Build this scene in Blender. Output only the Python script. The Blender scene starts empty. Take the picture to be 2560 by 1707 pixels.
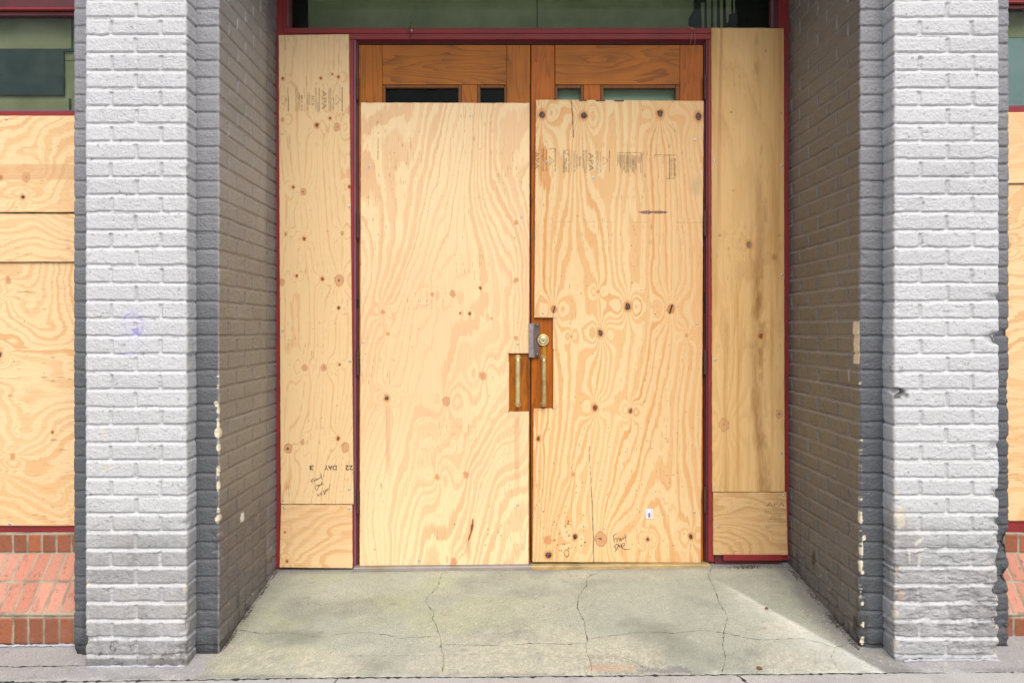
import bpy, bmesh, math, random
import numpy as np
from mathutils import Vector

# ------------------------------------------------------------------ measures
F = 1772.0                 # focal length in photo pixels
VX, HY, CZ, CY = 1262.0, 822.0, 1.355, -2.858
YG, YB = 0.0855, 0.818     # grey wall plane, red door frame plane (pilaster fronts are y = 0)
def S(y): return F / (y - CY)
def wx(px, y): return (px - VX) / S(y)
def wz(py, y): return CZ + (HY - py) / S(y)
def zg(x, y): return 0.009 + 0.0085 * x + (0.136 + 0.0037 * x) * y
def on_floor(px, py):      # a measured point of the floor -> metres on the sloping floor
    y = 0.3
    for _ in range(30):
        x = wx(px, y); z = zg(x, y)
        y = F * (CZ - z) / (py - HY) + CY
    return wx(px, y), y

col = bpy.context.scene.collection
rnd = random.Random(7)
def lin(c):
    return tuple(((v / 255.0) / 12.92 if v <= 10 else (((v / 255.0) + 0.055) / 1.055) ** 2.4) for v in c)
def L(r, g, b): return np.array(lin((r, g, b)))

# ------------------------------------------------------------------ numpy noise
def _tab(seed): return np.random.RandomState(seed).rand(256, 256)
_tabs = {}
def vn(x, y, seed=0):
    if seed not in _tabs: _tabs[seed] = _tab(seed)
    T = _tabs[seed]
    xi = np.floor(x).astype(np.int64); yi = np.floor(y).astype(np.int64)
    fx = x - xi; fy = y - yi
    fx = fx * fx * fx * (fx * (fx * 6 - 15) + 10); fy = fy * fy * fy * (fy * (fy * 6 - 15) + 10)
    a = T[xi & 255, yi & 255]; b = T[(xi + 1) & 255, yi & 255]
    c = T[xi & 255, (yi + 1) & 255]; d = T[(xi + 1) & 255, (yi + 1) & 255]
    return (a + (b - a) * fx) * (1 - fy) + (c + (d - c) * fx) * fy      # 0..1
def fbm(x, y, seed=0, oct=4, gain=0.5):
    s = 0; a = 1.0; t = 0.0
    for o in range(oct):
        s = s + a * (vn(x * 2 ** o + 17.3 * o, y * 2 ** o + 9.1 * o, seed + o) - 0.5); t += a; a *= gain
    return s / t * 2                                                       # about -1..1
def ss(a, b, x):
    t = np.clip((x - a) / (b - a), 0, 1); return t * t * (3 - 2 * t)
def hsh(i, k=0):
    v = np.sin(i * 127.1 + k * 311.7 + 3.3) * 43758.5453
    return v - np.floor(v)
def mixc(c, d, m): return c * (1 - m[..., None]) + d * m[..., None]

# ------------------------------------------------------------------ materials
def new_mat(name):
    m = bpy.data.materials.new(name); m.use_nodes = True
    nt = m.node_tree; b = nt.nodes['Principled BSDF']
    return m, nt, b
def N(nt, t, **k):
    n = nt.nodes.new(t)
    for a, v in k.items():
        if a in n.inputs: n.inputs[a].default_value = v
        else: setattr(n, a, v)
    return n
def surf(name, base=None, rough=0.6, var=0.12, vscale=30.0, stretch=(1, 1, 1), bump=0.15, bscale=200.0, bdist=0.002,
         metal=0.0, attr=False, dirt=None, dscale=6.0, damount=0.5, spec=0.5, rvar=0.1, speck=None):
    """base colour (or the mesh's own colour layer) broken up by noise, with bump and uneven roughness"""
    m, nt, b = new_mat(name)
    tc = N(nt, 'ShaderNodeTexCoord'); mp = N(nt, 'ShaderNodeMapping'); mp.inputs['Scale'].default_value = stretch
    nt.links.new(tc.outputs['Object'], mp.inputs['Vector'])
    n1 = N(nt, 'ShaderNodeTexNoise', Scale=vscale, Detail=6.0, Roughness=0.6)
    nt.links.new(mp.outputs[0], n1.inputs['Vector'])
    if attr:
        src = N(nt, 'ShaderNodeAttribute'); src.attribute_name = 'col'; csock = src.outputs['Color']
    else:
        src = N(nt, 'ShaderNodeRGB'); src.outputs[0].default_value = (*lin(base), 1); csock = src.outputs[0]
    mr = N(nt, 'ShaderNodeMapRange'); mr.inputs['From Min'].default_value = 0.25; mr.inputs['From Max'].default_value = 0.75
    mr.inputs['To Min'].default_value = 1 - var; mr.inputs['To Max'].default_value = 1 + var
    nt.links.new(n1.outputs['Fac'], mr.inputs['Value'])
    hv = N(nt, 'ShaderNodeHueSaturation'); nt.links.new(csock, hv.inputs['Color']); nt.links.new(mr.outputs[0], hv.inputs['Value'])
    out = hv.outputs[0]
    if dirt:
        n3 = N(nt, 'ShaderNodeTexNoise', Scale=dscale, Detail=8.0, Roughness=0.65); nt.links.new(mp.outputs[0], n3.inputs['Vector'])
        r3 = N(nt, 'ShaderNodeMapRange'); r3.inputs['From Min'].default_value = 0.48; r3.inputs['From Max'].default_value = 0.72
        r3.inputs['To Max'].default_value = damount
        nt.links.new(n3.outputs['Fac'], r3.inputs['Value'])
        mx = N(nt, 'ShaderNodeMix', data_type='RGBA'); mx.inputs[7].default_value = (*lin(dirt), 1)
        nt.links.new(r3.outputs[0], mx.inputs[0]); nt.links.new(out, mx.inputs[6]); out = mx.outputs[2]
    if speck:
        na = N(nt, 'ShaderNodeTexNoise', Scale=330.0, Detail=2.0, Roughness=0.5); nb = N(nt, 'ShaderNodeTexNoise', Scale=3.2, Detail=5.0, Roughness=0.6)
        for q in (na, nb): nt.links.new(mp.outputs[0], q.inputs['Vector'])
        ra = N(nt, 'ShaderNodeMapRange'); ra.inputs['From Min'].default_value = 0.53; ra.inputs['From Max'].default_value = 0.62; nt.links.new(na.outputs['Fac'], ra.inputs['Value'])
        rb = N(nt, 'ShaderNodeMapRange'); rb.inputs['From Min'].default_value = 0.42; rb.inputs['From Max'].default_value = 0.62; rb.inputs['To Min'].default_value = 0.08; rb.inputs['To Max'].default_value = 0.6; nt.links.new(nb.outputs['Fac'], rb.inputs['Value'])
        mm = N(nt, 'ShaderNodeMath', operation='MULTIPLY'); nt.links.new(ra.outputs[0], mm.inputs[0]); nt.links.new(rb.outputs[0], mm.inputs[1])
        mx = N(nt, 'ShaderNodeMix', data_type='RGBA'); mx.inputs[7].default_value = (*lin(speck), 1)
        nt.links.new(mm.outputs[0], mx.inputs[0]); nt.links.new(out, mx.inputs[6]); out = mx.outputs[2]
        rc = N(nt, 'ShaderNodeMapRange'); rc.inputs['From Min'].default_value = 0.44; rc.inputs['From Max'].default_value = 0.36; rc.inputs['To Max'].default_value = 0.5; nt.links.new(na.outputs['Fac'], rc.inputs['Value'])
        mx = N(nt, 'ShaderNodeMix', data_type='RGBA'); mx.inputs[7].default_value = (0.09, 0.088, 0.08, 1)
        nt.links.new(rc.outputs[0], mx.inputs[0]); nt.links.new(out, mx.inputs[6]); out = mx.outputs[2]
    nt.links.new(out, b.inputs['Base Color'])
    rr = N(nt, 'ShaderNodeMapRange'); rr.inputs['To Min'].default_value = max(0.02, rough - rvar); rr.inputs['To Max'].default_value = min(1, rough + rvar)
    nt.links.new(n1.outputs['Fac'], rr.inputs['Value']); nt.links.new(rr.outputs[0], b.inputs['Roughness'])
    b.inputs['Metallic'].default_value = metal; b.inputs['Specular IOR Level'].default_value = spec
    if bump > 0:
        n2 = N(nt, 'ShaderNodeTexNoise', Scale=bscale, Detail=5.0, Roughness=0.65); nt.links.new(mp.outputs[0], n2.inputs['Vector'])
        bp = N(nt, 'ShaderNodeBump', Strength=bump, Distance=bdist); nt.links.new(n2.outputs['Fac'], bp.inputs['Height'])
        nt.links.new(bp.outputs[0], b.inputs['Normal'])
    return m
def wood_mat(name, dark, light, axis='z', seed=0.0, rough=0.46, rings=9.0):
    m, nt, b = new_mat(name)
    tc = N(nt, 'ShaderNodeTexCoord'); mp = N(nt, 'ShaderNodeMapping')
    mp.inputs['Location'].default_value = (seed, seed * 1.7, seed * 0.6)
    mp.inputs['Scale'].default_value = (rings, 1, 0.9) if axis == 'z' else (0.9, 1, rings)
    nt.links.new(tc.outputs['Object'], mp.inputs['Vector'])
    n0 = N(nt, 'ShaderNodeTexNoise', Scale=1.1, Detail=3.0, Roughness=0.45, Distortion=0.6); nt.links.new(mp.outputs[0], n0.inputs['Vector'])
    mul = N(nt, 'ShaderNodeMath', operation='MULTIPLY'); mul.inputs[1].default_value = 13.0; nt.links.new(n0.outputs['Fac'], mul.inputs[0])
    fr = N(nt, 'ShaderNodeMath', operation='FRACT'); nt.links.new(mul.outputs[0], fr.inputs[0])
    pw = N(nt, 'ShaderNodeMath', operation='POWER'); pw.inputs[1].default_value = 2.5; nt.links.new(fr.outputs[0], pw.inputs[0])
    mp2 = N(nt, 'ShaderNodeMapping'); mp2.inputs['Scale'].default_value = (420, 50, 14) if axis == 'z' else (14, 50, 420)
    nt.links.new(tc.outputs['Object'], mp2.inputs['Vector'])
    n2 = N(nt, 'ShaderNodeTexNoise', Scale=1.0, Detail=4.0, Roughness=0.7); nt.links.new(mp2.outputs[0], n2.inputs['Vector'])
    n3 = N(nt, 'ShaderNodeTexNoise', Scale=5.0, Detail=4.0); nt.links.new(tc.outputs['Object'], n3.inputs['Vector'])
    f1 = N(nt, 'ShaderNodeMath', operation='MULTIPLY_ADD'); f1.inputs[1].default_value = 0.42
    nt.links.new(pw.outputs[0], f1.inputs[0])
    f0 = N(nt, 'ShaderNodeMath', operation='MULTIPLY_ADD'); f0.inputs[1].default_value = 0.55; f0.inputs[2].default_value = -0.14
    nt.links.new(n2.outputs['Fac'], f0.inputs[0]); nt.links.new(f0.outputs[0], f1.inputs[2])
    f2 = N(nt, 'ShaderNodeMath', operation='MULTIPLY_ADD'); f2.inputs[1].default_value = 0.7
    sb = N(nt, 'ShaderNodeMath', operation='SUBTRACT'); sb.inputs[1].default_value = 0.42; nt.links.new(n3.outputs['Fac'], sb.inputs[0])
    nt.links.new(sb.outputs[0], f2.inputs[0]); nt.links.new(f1.outputs[0], f2.inputs[2]); f2.use_clamp = True
    mx = N(nt, 'ShaderNodeMix', data_type='RGBA'); mx.inputs[6].default_value = (*lin(light), 1); mx.inputs[7].default_value = (*lin(dark), 1)
    nt.links.new(f2.outputs[0], mx.inputs[0]); nt.links.new(mx.outputs[2], b.inputs['Base Color'])
    b.inputs['Roughness'].default_value = rough; b.inputs['Specular IOR Level'].default_value = 0.25
    bp = N(nt, 'ShaderNodeBump', Strength=0.12, Distance=0.001); nt.links.new(n2.outputs['Fac'], bp.inputs['Height'])
    nt.links.new(bp.outputs[0], b.inputs['Normal'])
    return m
def ink_mat(name, rgb, cover=0.6, scale=60.0, stretch=(1, 1, 1)):
    m, nt, b = new_mat(name)
    b.inputs['Base Color'].default_value = (*lin(rgb), 1); b.inputs['Roughness'].default_value = 0.75
    tc = N(nt, 'ShaderNodeTexCoord'); mp = N(nt, 'ShaderNodeMapping'); mp.inputs['Scale'].default_value = stretch
    nt.links.new(tc.outputs['Object'], mp.inputs['Vector'])
    n = N(nt, 'ShaderNodeTexNoise', Scale=scale, Detail=5.0, Roughness=0.7); nt.links.new(mp.outputs[0], n.inputs['Vector'])
    r = N(nt, 'ShaderNodeMapRange'); r.inputs['From Min'].default_value = 0.3; r.inputs['From Max'].default_value = 0.62
    r.inputs['To Min'].default_value = max(0, cover - 0.35); r.inputs['To Max'].default_value = min(1, cover + 0.25)
    nt.links.new(n.outputs['Fac'], r.inputs['Value']); nt.links.new(r.outputs[0], b.inputs['Alpha'])
    return m
def glass_mat(name, tint=(0.80, 0.88, 0.84), dust=0.05):
    m, nt, b = new_mat(name); nt.nodes.remove(b)
    out = [n for n in nt.nodes if n.type == 'OUTPUT_MATERIAL'][0]
    tr = N(nt, 'ShaderNodeBsdfTransparent'); tr.inputs[0].default_value = (*tint, 1)
    gl = N(nt, 'ShaderNodeBsdfGlossy'); gl.inputs['Roughness'].default_value = 0.03; gl.inputs[0].default_value = (0.8, 0.85, 0.85, 1)
    df = N(nt, 'ShaderNodeBsdfDiffuse'); df.inputs[0].default_value = (0.45, 0.47, 0.42, 1)
    fr = N(nt, 'ShaderNodeFresnel', IOR=1.16)
    tc = N(nt, 'ShaderNodeTexCoord'); n = N(nt, 'ShaderNodeTexNoise', Scale=5.0, Detail=9.0, Roughness=0.75); nt.links.new(tc.outputs['Object'], n.inputs['Vector'])
    r = N(nt, 'ShaderNodeMapRange'); r.inputs['From Min'].default_value = 0.35; r.inputs['From Max'].default_value = 0.8; r.inputs['To Max'].default_value = dust * 2.5
    nt.links.new(n.outputs['Fac'], r.inputs['Value'])
    m1 = N(nt, 'ShaderNodeMixShader'); m2 = N(nt, 'ShaderNodeMixShader')
    nt.links.new(r.outputs[0], m1.inputs[0]); nt.links.new(tr.outputs[0], m1.inputs[1]); nt.links.new(df.outputs[0], m1.inputs[2])
    nt.links.new(fr.outputs[0], m2.inputs[0]); nt.links.new(m1.outputs[0], m2.inputs[1]); nt.links.new(gl.outputs[0], m2.inputs[2])
    nt.links.new(m2.outputs[0], out.inputs[0])
    return m

M = {}
M['paint_brick'] = surf('painted_brick', attr=True, rough=0.42, var=0.05, vscale=60, bump=1.0, bscale=110, bdist=0.005, spec=0.5)
M['raw_brick'] = surf('sill_brick', attr=True, rough=0.85, var=0.14, vscale=110, bump=0.4, bscale=260, bdist=0.002, spec=0.2)
M['ply_v'] = surf('plywood_upright_grain', attr=True, rough=0.62, var=0.055, vscale=5.0, stretch=(90, 20, 2.2), bump=0.2, bscale=9, bdist=0.0008, spec=0.3)
M['ply_h'] = surf('plywood_lengthwise_grain', attr=True, rough=0.62, var=0.07, vscale=5.0, stretch=(2.2, 20, 90), bump=0.25, bscale=9, bdist=0.0008, spec=0.3)
M['floor'] = surf('recess_concrete', attr=True, rough=0.62, var=0.17, vscale=190, bump=0.4, bscale=260, bdist=0.002, spec=0.35, rvar=0.2, speck=(214, 210, 194))
M['crack'] = surf('crack_dark', (48, 46, 42), rough=0.9, bump=0)
M['walk'] = surf('sidewalk_concrete', (178, 177, 174), rough=0.85, var=0.13, vscale=120, bump=0.4, bscale=220, bdist=0.002, dirt=(134, 130, 128), dscale=5, damount=0.5, spec=0.2, speck=(205, 202, 198))
M['road'] = surf('asphalt', (62, 62, 64), rough=0.9, var=0.25, vscale=150, bump=0.5, bscale=150, bdist=0.004)
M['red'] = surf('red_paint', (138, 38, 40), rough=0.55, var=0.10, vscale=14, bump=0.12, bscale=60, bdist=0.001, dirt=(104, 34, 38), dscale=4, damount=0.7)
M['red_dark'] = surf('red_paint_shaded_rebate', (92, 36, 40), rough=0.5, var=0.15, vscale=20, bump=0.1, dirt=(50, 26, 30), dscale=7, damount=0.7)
M['purple'] = surf('faded_plum_paint', (122, 78, 92), rough=0.45, var=0.1, vscale=16, bump=0.1, dirt=(88, 52, 64), dscale=7, damount=0.6)
M['black'] = surf('dark_gap', (16, 14, 14), rough=0.8, bump=0)
M['dust'] = surf('dark_dirt', (92, 88, 82), rough=0.95, var=0.4, vscale=90, bump=0.8, bscale=140, bdist=0.006)
M['hinge'] = surf('rusty_hinge', (84, 52, 46), rough=0.6, var=0.3, vscale=70, bump=0.3, bscale=200, metal=0.3)
M['brass'] = surf('brass', (222, 204, 148), rough=0.32, var=0.12, vscale=40, bump=0.05, metal=0.55, dirt=(110, 92, 52), dscale=9, damount=0.55)
M['brass_worn'] = surf('brass_tarnished', (200, 178, 126), rough=0.38, var=0.2, vscale=40, bump=0.05, metal=0.55, dirt=(84, 70, 44), dscale=9, damount=0.75)
M['brass_plate'] = surf('brass_flat', (186, 134, 50), rough=0.4, var=0.15, vscale=40, bump=0.05, metal=0.5)
M['steel'] = surf('worn_steel', (120, 106, 96), rough=0.38, var=0.2, vscale=45, bump=0.15, bscale=120, metal=0.75, dirt=(84, 66, 56), dscale=16, damount=0.7)
M['steel_pale'] = surf('scuffed_steel', (150, 138, 142), rough=0.42, var=0.2, vscale=60, bump=0.1, metal=0.3, dirt=(92, 76, 74), dscale=40, damount=0.6)
M['nickel'] = surf('bright_core', (205, 205, 200), rough=0.25, metal=0.8, bump=0)
M['screw'] = surf('zinc_screw', (190, 194, 198), rough=0.28, metal=0.75, bump=0)
M['alu'] = surf('threshold_metal', (140, 138, 136), rough=0.45, var=0.15, vscale=20, metal=0.35, bump=0.2, dirt=(128, 112, 80), dscale=3, damount=0.8)
M['alu_tan'] = surf('threshold_metal_yellowed', (168, 148, 104), rough=0.5, var=0.2, vscale=20, metal=0.2, bump=0.2, dirt=(112, 96, 66), dscale=7, damount=0.7)
M['white'] = surf('white_sticker', (225, 226, 235), rough=0.5, bump=0, var=0.03)
M['inkblack'] = ink_mat('marker_ink', (30, 26, 24), 0.86, 160)
M['stencil'] = ink_mat('stencil_ink', (28, 26, 24), 0.85, 90)
M['stamp'] = ink_mat('stamp_ink', (110, 90, 66), 0.34, 120, (2, 1, 0.6))
M['stamp_dark'] = ink_mat('stamp_ink_dense', (84, 68, 54), 0.46, 120, (2, 1, 0.6))
M['stamp_smear'] = ink_mat('stamp_ink_smeared', (124, 104, 80), 0.26, 50, (8, 1, 0.8))
M['stain'] = ink_mat('purple_ink', (88, 56, 62), 0.8, 26, (12, 1, 1))
M['chalk'] = ink_mat('blue_violet_chalk', (140, 140, 215), 0.45, 240)
M['bar'] = surf('printed_grey', (110, 112, 130), rough=0.6, bump=0)
M['leaf'] = surf('dry_leaf', (150, 92, 62), rough=0.7, var=0.25, vscale=160, bump=0.3)
M['wire'] = surf('rusty_wire', (104, 66, 48), rough=0.7, metal=0.3, bump=0)
M['string'] = surf('jute_string', (186, 146, 100), rough=0.9, bump=0)
M['caulk'] = surf('white_paint_line', (176, 176, 184), rough=0.6, var=0.2, vscale=40, bump=0.4, bscale=80, dirt=(110, 110, 116), dscale=22, damount=0.8)
M['glass'] = glass_mat('window_glass', (0.82, 0.86, 0.82), 0.006)
M['glass_clear'] = glass_mat('bay_window_glass', (0.85, 0.9, 0.88), 0.03)
M['wood_v'] = wood_mat('varnished_wood_upright', (92, 50, 10), (182, 106, 22), 'z', 0.3)
M['wood_v2'] = wood_mat('varnished_wood_upright_redder', (98, 48, 10), (186, 102, 20), 'z', 5.1)
M['wood_v3'] = wood_mat('varnished_wood_shaded', (86, 50, 24), (136, 84, 44), 'z', 2.1, 0.5)
M['wood_h'] = wood_mat('varnished_wood_level', (88, 48, 10), (180, 106, 24), 'x', 2.2, rings=6.0)
M['wood_h2'] = wood_mat('varnished_wood_level_redder', (92, 46, 10), (184, 108, 24), 'x', 7.7, rings=6.0)
M['olive'] = surf('olive_reflection', (164, 158, 122), rough=0.8, var=0.2, vscale=5, bump=0.0, bscale=60, dirt=(122, 122, 78), dscale=3, damount=0.8)  # this and the next three: reflection colours painted behind window glass
M['olive_dark'] = surf('dark_green_reflection', (176, 180, 146), rough=0.8, var=0.2, vscale=4, bump=0.0, bscale=60, dirt=(138, 146, 108), dscale=3, damount=0.8)
M['teal'] = surf('dark_teal_reflection', (44, 60, 60), rough=0.7, var=0.12, vscale=7, bump=0.1)
M['slate'] = surf('grey_blue_reflection', (150, 168, 172), rough=0.7, var=0.12, vscale=7, bump=0.1)
M['door_in'] = surf('pale_green_curtain', (196, 212, 196), rough=0.8, var=0.15, vscale=7, bump=0.1)
M['unseen_plaster'] = surf('wall_and_shade_beam_plaster', (120, 118, 116), rough=0.9, bump=0.2)

# ------------------------------------------------------------------ object helpers
def tag(o, label=None, cat=None, group=None, kind=None):
    if label: o['label'] = label
    if cat: o['category'] = cat
    if group: o['group'] = group
    if kind: o['kind'] = kind
    return o
def empty(name, loc, label, cat, group=None):
    o = bpy.data.objects.new(name, None); col.objects.link(o); o.location = loc; o.empty_display_size = 0.05
    return tag(o, label, cat, group)
def rootloc(parent):
    p = parent
    while p is not None and p.parent is not None: p = p.parent
    return np.array(p.location) if p is not None else np.zeros(3)
def np_obj(name, V, Q, mats, parent=None, cols=None, mi=None, smooth=True, origin=None):
    """one mesh object from arrays given in metres of the place; Q are quads"""
    V = np.asarray(V, dtype=np.float64).reshape(-1, 3); Q = np.asarray(Q, dtype=np.int32).reshape(-1, 4)
    off = rootloc(parent) if parent is not None else (np.array(origin) if origin is not None else np.zeros(3))
    me = bpy.data.meshes.new(name)
    me.vertices.add(len(V)); me.vertices.foreach_set('co', (V - off).astype(np.float32).ravel())
    me.loops.add(len(Q) * 4); me.loops.foreach_set('vertex_index', Q.ravel())
    me.polygons.add(len(Q)); me.polygons.foreach_set('loop_start', np.arange(len(Q), dtype=np.int32) * 4)
    if mi is not None: me.polygons.foreach_set('material_index', np.asarray(mi, dtype=np.int32))
    me.polygons.foreach_set('use_smooth', np.full(len(Q), smooth))
    if cols is not None:
        c = np.ones((len(V), 4), dtype=np.float32); c[:, :3] = cols.reshape(-1, 3)
        ca = me.color_attributes.new('col', 'FLOAT_COLOR', 'POINT'); ca.data.foreach_set('color', c.ravel())
    for m in (mats if isinstance(mats, (list, tuple)) else [mats]): me.materials.append(m)
    me.update(calc_edges=True)
    o = bpy.data.objects.new(name, me); col.objects.link(o)
    if parent is not None: o.parent = parent
    elif origin is not None: o.location = origin
    return o
def grid_q(ny, nx, flip=False):
    i = np.arange(ny * nx).reshape(ny, nx)
    a, b, c, d = i[:-1, :-1], i[:-1, 1:], i[1:, 1:], i[1:, :-1]
    q = np.stack([a, b, c, d] if not flip else [a, d, c, b], -1)
    return q.reshape(-1, 4)
def bm_obj(name, bm, mat, parent=None, origin=None, smooth=False):
    off = rootloc(parent) if parent is not None else (np.array(origin) if origin is not None else np.zeros(3))
    me = bpy.data.meshes.new(name)
    bmesh.ops.translate(bm, verts=bm.verts, vec=Vector([-v for v in off]))
    bmesh.ops.recalc_face_normals(bm, faces=bm.faces)
    if smooth:
        for f in bm.faces: f.smooth = True
    bm.to_mesh(me); bm.free()
    for m in (mat if isinstance(mat, (list, tuple)) else [mat]): me.materials.append(m)
    o = bpy.data.objects.new(name, me); col.objects.link(o)
    if parent is not None: o.parent = parent
    elif origin is not None: o.location = origin
    return o
def box(bm, x0, x1, y0, y1, z0, z1, bev=0.0015, seg=1):
    r = bmesh.ops.create_cube(bm, size=1.0); vs = r['verts']
    for v in vs:
        v.co = Vector((x0 + (v.co.x + 0.5) * (x1 - x0), y0 + (v.co.y + 0.5) * (y1 - y0), z0 + (v.co.z + 0.5) * (z1 - z0)))
    if bev:
        es = list({e for v in vs for e in v.link_edges})
        bmesh.ops.bevel(bm, geom=es, offset=bev, segments=seg, affect='EDGES', profile=0.6)
def prism(bm, pts, y0, y1):      # pts: x,z outline, extruded from y0 to y1
    a = [bm.verts.new((p[0], y0, p[1])) for p in pts]; b = [bm.verts.new((p[0], y1, p[1])) for p in pts]
    bm.faces.new(a); bm.faces.new(b[::-1])
    n = len(pts)
    for i in range(n): bm.faces.new((a[i], b[i], b[(i + 1) % n], a[(i + 1) % n]))
def tube(bm, pts, r, n=12, cap=True):
    pts = [Vector(p) for p in pts]; rings = []
    up = None
    for i, p in enumerate(pts):
        t = (pts[min(i + 1, len(pts) - 1)] - pts[max(i - 1, 0)]).normalized()
        if up is None: up = t.orthogonal().normalized()
        up = (up - t * up.dot(t)).normalized(); s = t.cross(up)
        rr = r[i] if isinstance(r, (list, tuple)) else r
        rings.append([bm.verts.new(p + (up * math.cos(a) + s * math.sin(a)) * rr) for a in [2 * math.pi * k / n for k in range(n)]])
    for a, b in zip(rings, rings[1:]):
        for k in range(n): bm.faces.new((a[k], a[(k + 1) % n], b[(k + 1) % n], b[k]))
    if cap: bm.faces.new(rings[0][::-1]); bm.faces.new(rings[-1])
def disc(bm, cx, cy, cz, prof, n=24):   # lathe about the y axis: prof = [(r, dy)...]
    rings = []
    for r, dy in prof:
        rings.append([bm.verts.new((cx + r * math.cos(a), cy + dy, cz + r * math.sin(a))) for a in [2 * math.pi * k / n for k in range(n)]])
    for a, b in zip(rings, rings[1:]):
        for k in range(n): bm.faces.new((a[k], a[(k + 1) % n], b[(k + 1) % n], b[k]))
    bm.faces.new(rings[-1])

# ------------------------------------------------------------------ painted brickwork
Z0C, PC = 2.6037, 0.07125          # height of one bed joint, course height
def brick_field(u, z, jointsA, jointsB, seed, w, irr=1.0, head=0.85, relief=1.0):
    """height of painted brick faces above the joints; u, z in metres"""
    uu = u + 0.0022 * irr * fbm(u * 22, z * 22, seed + 1, 3); zz = z + 0.0026 * irr * fbm(u * 16 + 5, z * 16, seed + 3, 3)
    k = np.floor((zz - Z0C) / PC); zc = (zz - Z0C) - k * PC
    dz = np.minimum(zc, PC - zc)
    odd = (np.mod(k, 2) == 0)
    du = np.full_like(u, 9.0); idx = np.zeros_like(u)
    for par, js in ((True, jointsA), (False, jointsB)):
        d = np.full_like(u, 9.0); ii = np.zeros_like(u)
        for j in js:
            jj = j + 0.006 * (hsh(k * 3.1 + j * 91, seed) - 0.5)
            d = np.minimum(d, np.abs(uu - jj)); ii = ii + (uu > jj)
        m = odd if par else ~odd
        du = np.where(m, d, du); idx = np.where(m, ii, idx)
    zrel = np.where(zc < PC / 2, zc, zc - PC) + 0.0012 * fbm(u * 45, z * 60, seed + 5, 2)      # height above the joint's centre line
    jw = 0.0082
    upper = ss(jw - 0.0004, jw + 0.0016, zrel); lower = ss(-jw + 0.002, -jw - 0.004, zrel)
    bed = np.clip(upper + lower, 0, 1)
    hd = ss(0.0052, 0.0098, du + 0.0016 * fbm(u * 60, z * 60, seed + 6, 2))
    hm = 1 - (1 - hd) * head * (0.8 + 0.2 * vn(k * 1.7 + 0.5, idx * 3.3 + 0.5, seed + 8))
    r1 = hsh(k * 7.7 + idx * 13.1, seed + 1); r2 = hsh(k * 5.3 + idx * 3.9, seed + 2); r3 = hsh(k * 2.1 + idx * 8.8, seed + 4)
    face = 0.0056 + 0.0030 * (r1 - 0.5) + (zc / PC - 0.5) * 0.0030 * (r2 - 0.5) * 2 + (np.mod(u * 5, 1) - 0.5) * 0.0020 * (r3 - 0.5)
    # weathered joint: deep under the brick above, sloping out to the brick below
    dep = 0.0078 * np.clip((zrel + jw) / (2 * jw), 0, 1)
    h = relief * (face - dep * (1 - bed) - 0.0088 * (1 - hm) * bed)
    rough = 0.0015 * fbm(u * 55, z * 90, seed + 11, 4, 0.65) + 0.0006 * fbm(u * 220, z * 260, seed + 15, 2)
    cut = fbm(u * 26, z * 60 + 3, seed + 21, 4, 0.6); cr = np.abs(cut)
    rough = rough - 0.0017 * ss(0.06, 0.0, cr) * ss(0.0, 0.3, fbm(u * 7, z * 13, seed + 25, 2))
    h = h + rough * (0.35 + 0.65 * bed) * irr
    return h, bed * hm, k, idx

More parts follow.
